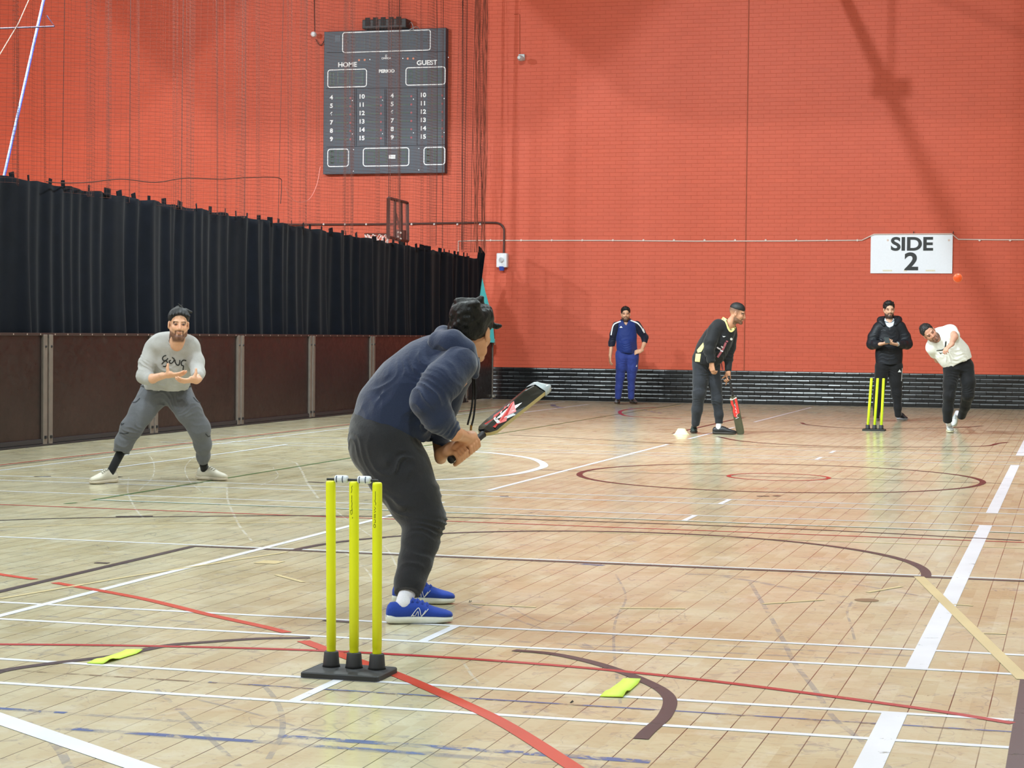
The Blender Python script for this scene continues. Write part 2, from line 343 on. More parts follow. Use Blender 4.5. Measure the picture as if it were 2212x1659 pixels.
b = MB(); b.box((-5.965, WALLY-.001, (9.4+BT)/2), (.022, .006, 9.4-BT)); o = b.build('trim_1', M_or2); tag(o, 'dark vertical movement joint in the orange brickwork', 'joint', kind='structure')

# ------------------------------------------------------------------ SCOREBOARD
def offwall(x, z, d): return (x, WALLY-d, z)
SX0, SX1, SZ0, SZ1 = -14.34, -11.825, 4.372, 7.17
M_sb = plain('scoreboard_slate_metal', (44, 52, 66), .45, var=.08, sc=3)
M_sb2 = plain('scoreboard_dark_frame', (36, 42, 52), .5)
M_w = plain('white_print', (240, 242, 245), .5, var=.01)
M_led_g = plain('unlit_green_led', (8, 52, 28), .4, sc=80); M_led_r = plain('unlit_red_led', (150, 40, 50), .4); M_led_k = plain('unlit_black_led', (14, 13, 14), .4)
M_or_l = plain('orange_lens', (205, 110, 60), .4)
sb = empty('scoreboard', ((SX0+SX1)/2, WALLY, SZ0)); tag(sb, 'large slate grey electronic scoreboard reading HOME, GUEST and PERIOD on the orange wall', 'scoreboard')
def loc(o):  # shift mesh into the parent's frame
    p = Vector(o.parent.location)
    for v in o.data.vertices: v.co -= p
    return o
D = .16
b = MB(); b.box(((SX0+SX1)/2, WALLY-D/2, (SZ0+SZ1)/2), (SX1-SX0, D, SZ1-SZ0)); loc(b.build('case', M_sb, sb, bevel=.006))
def sx(px, py): # pixel on the front face
    return wl(px, py, WALLY-D-.002)
def Z5(x, y): return sx(660+x/4.1475, 20+y/4.1475)
b = MB()
for y0, y1 in ((388, 378), (712, 700), (1235, 1212)):
    a, c = Z5(188, y0), Z5(1278, y1); b.tube([a, c], .004, 4)
for x in (440, 455, 712, 725, 1000): a, c = Z5(x, 715), Z5(x, 1225); b.tube([a, c], .005, 4)
loc(b.build('panel_seam', M_sb2, sb))
def rrect(x0, y0, x1, y1, w=.018, r=.05):
    A, B = Z5(x0, y0), Z5(x1, y1); xa, xb = A[0], B[0]; za, zb = A[2], B[2]
    P = []
    for (cx, cz, a0) in ((xb-r, za-r, 0), (xa+r, za-r, PI/2), (xa+r, zb+r, PI), (xb-r, zb+r, 1.5*PI)):
        for k in range(6): q = a0+k*PI/10; P.append(np.array([cx+r*math.cos(q), WALLY-D-.004, cz+r*math.sin(q)]))
    P.append(P[0]); m = MB(); V = []
    for i, p in enumerate(P):
        t = P[min(i+1, len(P)-1)]-P[max(i-1, 0)]
        if i in (0, len(P)-1): t = P[1]-P[-2]
        t /= np.linalg.norm(t); n = np.array([t[2], 0, -t[0]]); V += [p-n*w/2, p+n*w/2, p-n*w/2+np.array([0, .006, 0]), p+n*w/2+np.array([0, .006, 0])]
    k = len(P); m.add(V, [(4*i, 4*i+1, 4*i+5, 4*i+4) for i in range(k-1)]+[(4*i, 4*i+4, 4*i+6, 4*i+2) for i in range(k-1)]+[(4*i+1, 4*i+3, 4*i+7, 4*i+5) for i in range(k-1)])
    return loc(m.build('display_frame', M_w, sb))
FR = [(333, 210, 1118, 365), (200, 545, 546, 692), (900, 525, 1250, 672), (200, 1255, 384, 1407), (518, 1247, 925, 1400), (1062, 1238, 1247, 1390)]
for f in FR: rrect(*f)
def leds(name, cells, m, r=.014):
    b = MB()
    for (x, z) in cells:
        n = 8; V = [(x+r*math.cos(2*PI*k/n), WALLY-D-.004, z+r*math.sin(2*PI*k/n)) for k in range(n)]; b.add(V, [tuple(range(n))])
    if len(cells) > 1:
        xs_, zs_ = [c[0] for c in cells], [c[1] for c in cells]; hz = max(zs_)-min(zs_)
        if hz < .03: b.box((sum(xs_)/len(xs_), WALLY-D-.0015, sum(zs_)/len(zs_)), (max(xs_)-min(xs_)+.01, .003, hz+.012))
        else:
            for zz in (min(zs_), (min(zs_)+max(zs_))/2, max(zs_)): b.box(((max(xs_)+min(xs_))/2, WALLY-D-.0015, zz), (max(xs_)-min(xs_)+.01, .003, .014))
            for xx in (min(xs_), max(xs_)): b.box((xx, WALLY-D-.0015, (min(zs_)+max(zs_))/2), (.014, .003, hz+.01))
    o = loc(b.build(name, m, sb)); return o
SEG = ['111', '101', '111', '101', '111']
def digit(px, py, dw, dh):
    out = []
    for r_ in range(7):
        for c_ in range(4):
            if r_ in (0, 3, 6) or c_ in (0, 3):
                p = Z5(px+dw*c_/3, py+dh*r_/6); out.append((p[0], p[2]))
    return out
for (px, py, w_, h_) in [(a, c, (30 if a in (225, 925) else 88), 105) for a, c in ((225, 570), (292, 565), (425, 562), (925, 552), (993, 548), (1130, 545))]+[(a, c, (25 if a in (225, 1085) else 70), 105) for a, c in ((225, 1272), (290, 1268), (545, 1268), (655, 1264), (830, 1262), (1085, 1258), (1155, 1255))]:
    leds('digit_display', digit(px, py, w_, h_), M_led_g, .017)
for (px, py) in ((445, 240), (578, 236), (775, 232), (915, 228)): leds('clock_digit', digit(px, py, 88, 110), M_led_k, .018)
for (px, py) in ((600, 602), (658, 603), (718, 602), (778, 601), (843, 597)): p = Z5(px, py); leds('period_lamp', [(p[0], p[2])], M_led_k, .02)
for g_ in (((365, 290), (380, 305)), ((1060, 270), (1080, 290))): leds('arrow_lamp', [(Z5(*q)[0], Z5(*q)[2]) for q in g_], M_led_k, .02)
for cxx, yo in ((275, 795), (548, 787), (820, 779), (1098, 772)):
    for r_ in range(6):
        leds('foul_lamp_row', [(Z5(cxx+c_*26, yo+r_*74)[0], Z5(cxx+c_*26, yo+r_*74)[2]) for c_ in range(5)], M_led_g, .019)
        p = Z5(cxx+128, yo+r_*74); leds('foul_limit_lamp', [(p[0], p[2])], M_led_r, .022)
for x, y in ((480, 455), (530, 454), (916, 442), (966, 441)): p = Z5(x, y); leds('timeout_lamp', [(p[0], p[2])], M_or_l, .022)
ex, ez, en = (1, 0, 0), (0, 0, 1), (0, -1, 0)
def sbt(s, px, py, size, **k): loc(text_mesh('lettering', s, size, M_w, sb, Z5(px, py), (1.12, 0, 0), ez, en, bold=.004 if size > .08 else .001, **k))
sbt('HOME', 375, 498, .125); sbt('GUEST', 1088, 480, .125); sbt('PERIOD', 727, 555, .085); sbt('OMEGA', 722, 440, .05); sbt('\u03a9', 722, 418, .05)
for cxx, yo, n0 in ((232, 792, 4), (503, 783, 10), (776, 776, 4), (1052, 770, 10)):
    for r_ in range(6): sbt(str(n0+r_), cxx, yo+r_*74.5, .115)
b = MB(); a = Z5(775, 1322); b.box(a, (.14, .006, .075)); loc(b.build('name_plate', M_w, sb))
b = MB()
for x, y in ((288, 262),): a = Z5(x, y); b.box(a, (.11, .004, .12))
loc(b.build('sticker', plain('grey_sticker', (96, 106, 118), .6), sb))
for x, y in ((430, 1257), (430, 1450), (1015, 1247), (1015, 1440), (420, 818), (690, 814), (967, 806), (1242, 800), (420, 1118), (690, 1114), (967, 1108), (1242, 1104), (577, 450), (872, 440), (1280, 430)):
    b = MB(); b.lathe(Z5(x, y), [(.010, 0), (.008, .004)], 8, T=((1, 0, 0), (0, 0, -1), (0, 1, 0))); loc(b.build('screw', plain('steel_screw', (190, 195, 200), .35, .8), sb))
# horn unit on top
hb = empty('speaker_box', (-13.1, WALLY, 7.19)); tag(hb, 'black box shaped speaker with loose wires sitting on top of the scoreboard', 'speaker')
M_k = plain('matt_black_metal', (34, 36, 40), .5)
a, c = wl(786, 66, WALLY-.2), wl(881, 41, WALLY-.2)
b = MB(); b.box(((a[0]+c[0])/2, WALLY-.16, (7.18+c[2])/2), (c[0]-a[0], .30, c[2]-7.18), R=None); loc(b.build('cabinet', M_k, hb, bevel=.015))
b = MB()
for k in range(5): b.box((a[0]+.12+k*.16, WALLY-.318, 7.31), (.10, .01, .16))
loc(b.build('grille', plain('dark_grille', (24, 25, 28), .7), hb))
b = MB(); b.tube(catmull([wl(880, 60), wl(888, 48, WALLY-.2), wl(893, 64, WALLY-.2), wl(885, 66, WALLY-.2)], 6), .006, 5); b.tube(catmull([wl(884, 64, WALLY-.2), wl(898, 58, WALLY-.2), wl(905, 62, WALLY-.1), wl(900, 66, WALLY-.05)], 6), .007, 5)
loc(b.build('wire', plain('pale_wire', (150, 150, 155), .5), hb))
# ------------------------------------------------------------------ SIDE 2 SIGN
sg = empty('sign_board', (-2.92, WALLY, 2.44)); tag(sg, 'white sign board reading SIDE 2 in black letters on the orange wall', 'sign')
M_sign = plain('white_sign_board', (232, 234, 242), .5, var=.02)
xa, xb, za, zb = -3.655, -2.185, 3.15, 2.445
b = MB(); b.box(((xa+xb)/2, WALLY-.02, (za+zb)/2), (xb-xa, .02, za-zb)); loc(b.build('board', M_sign, sg, bevel=.003))
M_ink = plain('black_lettering', (18, 18, 20), .5)
def S3(x, y): return wl(1500+x/2.3694, y/2.3694, WALLY-.033)
loc(text_mesh('lettering', 'SIDE', .335, M_ink, sg, S3(1113, 1252), (1.16, 0, 0), ez, en, bold=.010)); loc(text_mesh('lettering', '2', .44, M_ink, sg, S3(1110, 1343), (1.16, 0, 0), ez, en, bold=.012))
b = MB()
for x in (988, 1080, 1208): p = S3(x, 1385); b.box(p, (.17 if x != 1080 else .06, .003, .025))
loc(b.build('tape', plain('yellowed_tape', (222, 214, 190), .6), sg))
b = MB()
for x in (1122, 1325): p = S3(x, 1196); b.tube([p, p+np.array([0, 0, .04])], .008, 6)
loc(b.build('hook', M_k, sg))
# cable along wall
b = MB(); M_cab = plain('white_cable', (214, 190, 180), .5)
b.tube([wl(x, y, WALLY-.015) for x, y in ((990, 552), (990, 521), (1030, 519.5), (1300, 519.5), (1500, 521), (1700, 520.5), (1862, 519))]+[wl(x, y, WALLY-.04) for x, y in ((1888, 506), (2056, 505))]+[wl(x, y, WALLY-.015) for x, y in ((2070, 517), (2150, 518), (2260, 518))], .012, 6)
for x in range(1060, 2260, 66): p = wl(x, 519, WALLY-.02); b.lathe(p, [(.022, 0), (.02, .012)], 8, T=((1, 0, 0), (0, 0, -1), (0, 1, 0)))
o = b.build('wall_cable', M_cab); tag(o, 'thin white cable clipped along the orange wall and over the sign', 'cable')
# conduit
b = MB(); b.tube(catmull([wl(600, 485, WALLY-.03), wl(800, 484.5, WALLY-.03), wl(1000, 481.5, WALLY-.03), wl(1060, 481, WALLY-.03), wl(1078, 483, WALLY-.03), wl(1087, 491, WALLY-.03), wl(1089, 505, WALLY-.03), wl(1088, 550, WALLY-.03)], 8), .02, 8)
cdt = b.build('conduit_pipe', plain('brown_painted_conduit', (70, 42, 38), .5)); tag(cdt, 'dark conduit pipe running along the wall and bending down to the white socket', 'pipe')
for x in (699, 745, 791, 889, 938, 988, 1037): b = MB(); b.lathe(wl(x, 484.5, WALLY-.055), [(.022, 0), (.012, .02)], 10, T=((1, 0, 0), (0, 0, -1), (0, 1, 0))); b.build('clip', plain('white_clip', (225, 222, 220), .4), cdt)
so = empty('power_socket', (-10.69, WALLY, 2.5)); tag(so, 'white weatherproof wall socket with a blue plug below the dark conduit', 'socket')
a, c = wl(1074, 578, WALLY-.06), wl(1097, 547, WALLY-.06)
b = MB(); b.box(((a[0]+c[0])/2, WALLY-.07, (a[2]+c[2])/2), (c[0]-a[0], .14, c[2]-a[2])); loc(b.build('case', plain('white_plastic', (228, 230, 236), .4, var=.02), so, bevel=.02))
p = wl(1083, 561, WALLY-.16); b = MB(); b.lathe(p, [(.0, .0), (.04, 0), (.045, .03)], 14, T=((1, 0, 0), (0, 0, -1), (0, 1, 0))); loc(b.build('switch_dial', plain('grey_plastic', (190, 192, 198), .4), so))
p = wl(1084, 579, WALLY-.10); b = MB(); b.lathe(p, [(.0, -.05), (.045, -.05), (.06, .03), (0, .03)], 14); loc(b.build('plug', plain('blue_plastic', (50, 80, 170), .4), so))
# sensor lamps / camera
sn = empty('wall_sensor', tuple(wl(680, 75))); tag(sn, 'small white round sensor with a dark hanging wire left of the scoreboard', 'sensor')
b = MB(); b.lathe(wl(680, 75, WALLY-.12), [(0, 0), (.04, .0), (.055, .04), (.05, .1), (.03, .12)], 14, T=((1, 0, 0), (0, 0, -1), (0, 1, 0))); loc(b.build('housing', plain('white_plastic', (228, 230, 236)), sn))
b = MB(); b.tube(catmull([wl(679, -10), wl(680, 68), ], 3), .012, 6); b.tube(catmull([wl(682, 84, WALLY-.05), wl(688, 95, WALLY-.04), wl(695, 97, WALLY-.04), wl(702, 84, WALLY-.04), wl(704, 74, WALLY-.06)], 6), .01, 6); loc(b.build('wire', plain('dark_red_wire', (84, 38, 28), .6), sn))
cc = empty('security_camera', tuple(wl(1127, 128))); tag(cc, 'small pale security camera with thin conduit high on the orange wall', 'camera')
b = MB(); b.lathe(wl(1127, 127, WALLY-.2), [(0, -.03), (.035, -.03), (.05, 0), (.055, .12), (.03, .2)], 14, T=((1, 0, 0), (0, 0, -1), (0, 1, 0))); loc(b.build('housing', plain('pale_grey_plastic', (190, 200, 205), .35), cc))
b = MB(); b.box(wl(1127, 124, WALLY-.03), (.12, .06, .12)); loc(b.build('mount', plain('pale_grey_plastic', ()), cc, bevel=.01))
b = MB(); b.tube([wl(1111, 31), wl(1123, 31), wl(1123, 122)], .008, 6); loc(b.build('conduit', M_or2, cc))
# ------------------------------------------------------------------ BOARDS, CURTAIN, NET
BX = -10.80
rng = random.Random(11)
M_bd = None
def board_mat():
    m, nt, b = newmat('scuffed_brown_board'); V = coord(nt)
    n1 = noise(nt, V, 1.2, 5, .65); n2 = noise(nt, V, 9., 6, .7, .5)
    o = mixc(nt, ramp(nt, n1, .35, .7), s2l((17, 12, 13)), s2l((34, 23, 22)))
    o = mixc(nt, ramp(nt, n2, .64, .74, 0, .6), o, s2l((84, 74, 66)))
    nt.links.new(o, b.inputs['Base Color']); nt.links.new(ramp(nt, n2, .3, .7, .25, .5), b.inputs['Roughness']); bump(nt, b, n2, .15, .002); return m
M_bd = board_mat(); M_st = plain('scuffed_grey_steel_channel', (112, 102, 94), .5, .2, var=.15, sc=8, bs=.3); M_bolt = plain('bright_bolt', (200, 195, 185), .3, .6)
BP = 2.61
def make_panel():
    r = empty('rink_board', (BX, 0, 0))
    b = MB(); b.box((0, BP/2, .63), (.03, BP-.17, 1.19)); b.build('sheet', M_bd, r)
    for y in (.062, BP-.062):
        b = MB(); b.box((.015, y, .61), (.06, .085, 1.20)); b.build('stile', M_st, r, bevel=.008)
        b = MB(); b.box((.05, y, .095), (.02, .04, .03)); b.build('bolt', M_k, r); b = MB(); b.lathe((.045, y, 1.08), [(.014, 0), (.010, .012)], 8, T=((0, 0, 1), (0, 1, 0), (-1, 0, 0))); b.build('bolt', M_k, r)
    b = MB(); b.box((.012, BP/2, .052), (.05, BP-.17, .05)); b.box((.0, BP/2, .012), (.09, BP, .024)); b.build('bottom_rail', M_k, r, bevel=.004)
    b = MB(); b.box((.008, BP/2, 1.213), (.055, BP-.004, .03)); b.build('top_rail', plain('dark_top_rail', (46, 32, 30), .5), r, bevel=.004)
    for k in range(9):
        b = MB(); b.lathe((.037, .16+k*(BP-.32)/8, 1.212), [(.010, -.0), (.007, .006)], 8, T=((0, 0, -1), (0, 1, 0), (1, 0, 0))); b.build('rivet', M_bolt, r)
    return r
proto = make_panel(); ys = [19.57+BP*k for k in range(-1, 6)]+[19.57-BP*2, 19.57-BP*3]
plab = ['brown barrier board farthest from the end wall', 'brown barrier board ending at the grey steel channels behind the crouching fielder\'s legs', 'brown barrier board behind the grey trousered fielder', 'brown barrier board next after the crouching fielder towards the end wall',
        'brown barrier board third from the hooded batter\'s back', 'brown barrier board just behind the hooded batter\'s back', 'brown barrier board hidden mostly by the hooded batter', 'brown barrier board beyond the edge of the view, nearest the camera but one', 'brown barrier board beyond the edge of the view, nearest the camera']
for i, y in enumerate(ys):
    o = proto if i == 0 else copy_tree(proto)
    o.location = (BX, y, 0); tag(o, plab[i], 'barrier board', 'barrier boards along the foot of the black curtain')
r = empty('rink_board', (BX, ys[6]+BP, 0)); tag(r, 'narrow dark end board of the barrier beside the end wall with metal latches', 'barrier board')
L = WALLY-.28-(ys[6]+BP)
b = MB(); b.box((0, L/2, .63), (.03, L, 1.19)); b.build('sheet', M_bd, r)
b = MB(); b.box((.01, L-.02, .62), (.05, .03, 1.22)); b.build('stile', M_st, r, bevel=.005)
b = MB(); b.box((.05, L-.02, .07), (.05, .10, .05)); b.box((.05, L-.02, 1.11), (.05, .10, .04)); b.tube([(.06, L-.02, 1.05), (.06, L-.02, 1.17)], .012, 6); b.build('latch', M_bolt, r, bevel=.006)
def foldx(y, seed=0, amp=.07):
    return amp*(.55*math.sin(y*10.3+seed+2.6*math.sin(y*1.7))+.28*math.sin(y*23.1+1.3*seed+2.2*math.sin(y*2.1+seed))+.45*math.sin(y*4.9+seed*2+1.5*math.sin(y*.9)))
CXX = -10.95; Y0c, Y1c = 11.0, 36.35
cu = empty('curtain', (CXX, Y0c, 0)); tag(cu, 'long black divider curtain hanging in folds above the barrier boards', 'curtain')
def ctop(y): return 2.885-.19*((y-18)/18.)**1.3 if y > 18 else 2.885
m, nt, bb = newmat('black_velour_curtain'); V = coord(nt); n1 = noise(nt, V, 5, 4)
nt.links.new(mixc(nt, n1, s2l((5, 7, 13)), s2l((13, 17, 27))), bb.inputs['Base Color']); bb.inputs['Roughness'].default_value = .95; bb.inputs['Sheen Weight'].default_value = .04; bb.inputs['Specular IOR Level'].default_value = .15
M_cu = m
b = MB(); NY = 1800; zs = [0, .12, .3, .55, .8, .95, 1.0]; V = []
for i in range(NY+1):
    y = Y0c+(Y1c-Y0c)*i/NY; tp = ctop(y)+.012*math.sin(y*9)
    for j, s in enumerate(zs):
        a = .085*(1-.5*s) ; V.append((foldx(y+.04*math.sin(s*3), 1+.25*s, a)*(1.0), y-Y0c, 1.06+(tp-1.06)*s))
nz = len(zs); b.add(V, [(i*nz+j, (i+1)*nz+j, (i+1)*nz+j+1, i*nz+j+1) for i in range(NY) for j in range(nz-1)])
o = b.build('cloth', M_cu, cu, smooth=True); sm = o.modifiers.new('s', 'SOLIDIFY'); sm.thickness = .006
# drooping end flap that turns the corner
b = MB(); ey = 36.35
pts = [[(CXX, ey, 1.0), (CXX, ey, ctop(ey))], [(CXX+.02, ey+.10, 1.0), (CXX+.0, ey+.10, 2.93)], [(-11.02, ey+.16, 1.0), (-10.93, ey+.16, 2.90)], [(-11.04, ey+.13, 1.2), (-10.86, ey+.2, 2.79)], [(-11.06, ey+.10, 1.2), (-10.855, ey+.17, 2.77)]]
V = []
for q in pts:
    for k in range(7): t = k/6; V.append([q[0][c]*(1-t)+q[1][c]*t-(CXX if c == 0 else (Y0c if c == 1 else 0)) for c in range(3)])
b.add(V, [(i*7+j, (i+1)*7+j, (i+1)*7+j+1, i*7+j+1) for i in range(4) for j in range(6)]); o = b.build('end_flap', M_cu, cu, smooth=True); sm = o.modifiers.new('s', 'SOLIDIFY'); sm.thickness = .006
tabx = [28, 66, 112, 133, 193, 231, 260, 293, 325, 357, 393, 423, 456, 485, 510, 537, 562, 585, 604, 633, 654, 672, 696, 715, 743, 751, 771, 811, 830, 850, 864, 883, 899, 910, 921, 928, 950, 960, 974, 985, 992, 1001, 1012, 1031]
for k, x in enumerate(tabx):
    yw = onx(x, 450, CXX)[1]; z = ctop(yw); rng.seed(k); w = rng.choice((.03, .05, .075)); t = rng.uniform(-.5, .9)
    b = MB(); R = Matrix.Rotation(t*.35, 3, 'X') @ Matrix.Rotation(rng.uniform(-.5, .5), 3, 'Z')
    b.box((rng.uniform(-.03, .02), yw-Y0c, z+.02), (.012, w*1.6, .085), R=R); b.build('hanging_tab', M_cu, cu)
# net
nt_ = empty('sports_net', (CXX, 15.5, 0)); tag(nt_, 'fine dark netting hanging above the black curtain in front of the orange wall', 'net', None)
M_net = plain('dark_net_cord', (88, 44, 32), .8); M_net2 = plain('dark_net_rope', (66, 34, 28), .8)
def netx(y, z): return .10*math.sin(y*3.1+.5*math.sin(y*1.3))+.07*math.sin(y*8.3+1+.02*z*z)+.035*math.sin(y*19+.25*z)
NY0, NY1 = 15.5, 36.5; cell = .05; b = MB(); ncol = int((NY1-NY0)/cell); zc = [2.80, 3.6, 4.6, 5.6, 6.6, 7.6, 8.6, 9.35]
rr_ = .0011
for i in range(ncol+1):
    y = NY0+i*cell; P = [(netx(y, z), y-NY0, z) for z in zc]
    b.tube(P, rr_, 3, cap=False)
ob = b.build('mesh_cords_vertical', M_net, nt_); ob['kind'] = 'stuff'
b = MB(); nrow = int((9.35-2.80)/cell); V = []; Fs = []
for r_ in range(nrow):
    z = 2.80+r_*cell; o0 = len(V)
    for i in range(ncol+1):
        y = NY0+i*cell; x = netx(y, z); dz = .006*math.sin(y*5+z*3)
        V += [(x, y-NY0, z+dz+rr_), (x, y-NY0+0, z+dz-rr_), (x+2*rr_, y-NY0, z+dz)]
    for i in range(ncol):
        a = o0+i*3
        Fs += [(a, a+3, a+4, a+1), (a+1, a+4, a+5, a+2), (a+2, a+5, a+3, a)]
b.add(V, Fs); b.build('mesh_cords_horizontal', M_net, nt_)['kind'] = 'stuff'
for y in [NY1-.01, NY1-.3, NY1-.62, NY1-1.05, NY1-1.5, NY1-2.2, NY1-3.1, NY1-4.4, NY1-5.2, 26.4, 25.1, 24.3, 23.2, 21.9, 20.2, 17.9]: 
    b = MB(); b.tube([(netx(y, z)+.004, y-NY0, z) for z in zc], .0042 if y > 30 else .0030, 5, cap=False); b.build('support_cord', M_net2, nt_)
for y in (36.23, 36.72):   # netting gathered into a thick rope at the end of the run
    b = MB()
    for k in range(10):
        a = k*2.4; b.tube([((.018+.05*(k%4)/4)*math.cos(a+z)*(1+.3*math.sin(z*3)), y-NY0+.03*math.sin(a+z*1.3), z) for z in np.linspace(2.8, 9.35, 34)], .004, 4, cap=False)
    b.build('gathered_netting', plain('brown_net_rope', (128, 66, 50), .8), nt_)
b = MB(); b.tube(catmull([np.array(onx(x, y, CXX+.06))-np.array([CXX, NY0, 0]) for x, y in ((100, 392), (130, 395), (190, 394), (262, 387), (335, 394), (400, 385), (480, 387), (530, 384), (600, 384), (608, 400), (606, 440))], 6), .006, 5, cap=True)
b.build('draw_cord', M_net2, nt_)
b = MB(); b.tube(catmull([np.array(onx(x, y, CXX+.06))-np.array([CXX, NY0, 0]) for x, y in ((616, 405), (626, 425), (645, 437), (668, 430), (684, 400), (692, 360))], 6), .004, 5, cap=True)
b.build('loose_cord', plain('pinkish_cord', (200, 120, 110), .8), nt_)
# teal cloth behind curtain end
b = MB(); A = [wl(1041, 596, 36.62), wl(1048, 628, 36.62), wl(1064, 688, 36.62), wl(1068, 740, 36.62)]; Bq = [wl(1038, 598, 36.55), wl(1020, 650, 36.52), wl(1000, 700, 36.5), wl(990, 740, 36.5)]
V = []
for i in range(4):
    for k in range(7): t = k/6; p = A[i]*(1-t)+Bq[i]*t; V.append(p+np.array([0, .05*math.sin(k*2.2)*(i/3), 0]))
b.add(V, [(i*7+j, i*7+j+1, (i+1)*7+j+1, (i+1)*7+j) for i in range(3) for j in range(6)])
o = b.build('teal_cloth', fabric('teal_fabric', (92, 196, 200))); tag(o, 'turquoise cloth hanging behind the far end of the black curtain', 'cloth'); sm = o.modifiers.new('s', 'SOLIDIFY'); sm.thickness = .01
# pole and rigging top left
pr = empty('leaning_pole', tuple(ond(10, 380, 24.5)*np.array([1, 1, 0]))); tag(pr, 'thin pale blue and white pole leaning behind the netting', 'pole')
b = MB(); P0, P1 = ond(107, -60, 24.5), ond(-12, 470, 24.5); P0 = P0+(P0-P1)*((9.38-P0[2])/(P0[2]-P1[2])); P1 = P0+(P1-P0)*((P0[2]-.004)/(P0[2]-P1[2])); b.tube([P0, P1], .014, 8); loc(b.build('shaft', plain('pale_blue_paint', (170, 185, 225), .4), pr))
b = MB(); b.tube([P0+R0*.016, P1+R0*.016], .006, 6); loc(b.build('blue_stripe', plain('blue_stripe_paint', (70, 90, 200), .4), pr))
b = MB(); q = [ond(x, y, 24.3) for x, y in ((-40, 63), (118, 57), (101, 34))]; b.tube(q, .011, 6); loc(b.build('bracket', plain('dark_violet_metal', (60, 40, 70), .5), pr))
b = MB(); b.tube([ond(78, -95, 22.0), ond(70, -30, 22.0), ond(62, 0, 22.), ond(40, 50, 22.0), ond(-15, 142, 22.0)], .005, 5); o = b.build('white_rope', plain('white_rope_fibre', (235, 215, 205), .8)); tag(o, 'thin white rope slanting past the pale blue pole', 'rope')
# ------------------------------------------------------------------ BASKETBALL HOOP
hp = empty('basketball_hoop', tuple(ond(880, 520, 36.5)*np.array([1, 1, 0]))); tag(hp, 'dark framed practice basketball backboard with white net seen edge on above the curtain', 'basketball hoop')
TL, TR, BRr, BLl = ond(839, 428, 34.9), ond(879.5, 438, 36.3), ond(880.5, 521, 36.3), ond(838, 512, 34.9)
M_fr = plain('dark_red_brown_metal', (66, 38, 34), .45)
b = MB(); b.tube([TL, TR, BRr, BLl, TL], .032, 4); loc(b.build('backboard_frame', M_fr, hp))
b = MB()
for t in (.34, .67): b.tube([TL*(1-t)+TR*t, BLl*(1-t)+BRr*t], .028, 4)
loc(b.build('backboard_rib', M_fr, hp))
m, nt, bb = newmat('clear_acrylic'); setcol(bb, s2l((235, 190, 190))); bb.inputs['Roughness'].default_value = .1; bb.inputs['Alpha'].default_value = .22; M_ac = m
b = MB(); b.add([TL, TR, BRr, BLl], [(0, 1, 2, 3)]); o = loc(b.build('backboard_sheet', M_ac, hp)); sm = o.modifiers.new('s', 'SOLIDIFY'); sm.thickness = .01
b = MB(); A1 = ond(853, 456, 35.5); C1 = ond(866, 500, 36.2); b.tube([A1, C1], .022, 6); b.tube([ond(868, 465, 36.4), C1], .02, 6); loc(b.build('stay_arm', M_k, hp))
b = MB(); c = ond(865, 509, 36.0); b.box(c, (.12, .25, .2)); b.tube([ond(868, 505, 36.6), ond(870, 560, 36.8), ond(870, 640, 36.8), ond(870, 830, 36.8)*np.array([1, 1, 0])], .06, 8); loc(b.build('mount_post', M_k, hp))
b = MB()
for x, y in ((861, 502), (866, 503), (861, 511), (866, 516)): b.lathe(ond(x, y, 35.7), [(0, 0), (.018, 0), (.02, .02)], 8, T=((1, 0, 0), (0, 0, -1), (0, 1, 0)))
loc(b.build('bolt', M_bolt, hp))
rc = ond(815, 506, 35.3); b = MB(); P = [rc+np.array([.225*math.cos(a), .225*math.sin(a), 0]) for a in np.linspace(0, 2*PI, 33)]; b.tube(P, .009, 6, cap=False); loc(b.build('rim', M_fr, hp))
b = MB()
for k in range(12):
    for s in (1, -1):
        P = []
        for j in range(6): t = j/5; a = 2*PI*k/12+s*t*PI/6*2; rad = .225-.09*t; P.append(rc+np.array([rad*math.cos(a), rad*math.sin(a), -.40*t]))
        b.tube(P, .006, 4, cap=False)
loc(b.build('net', plain('white_net_cord', (240, 225, 220), .8), hp))
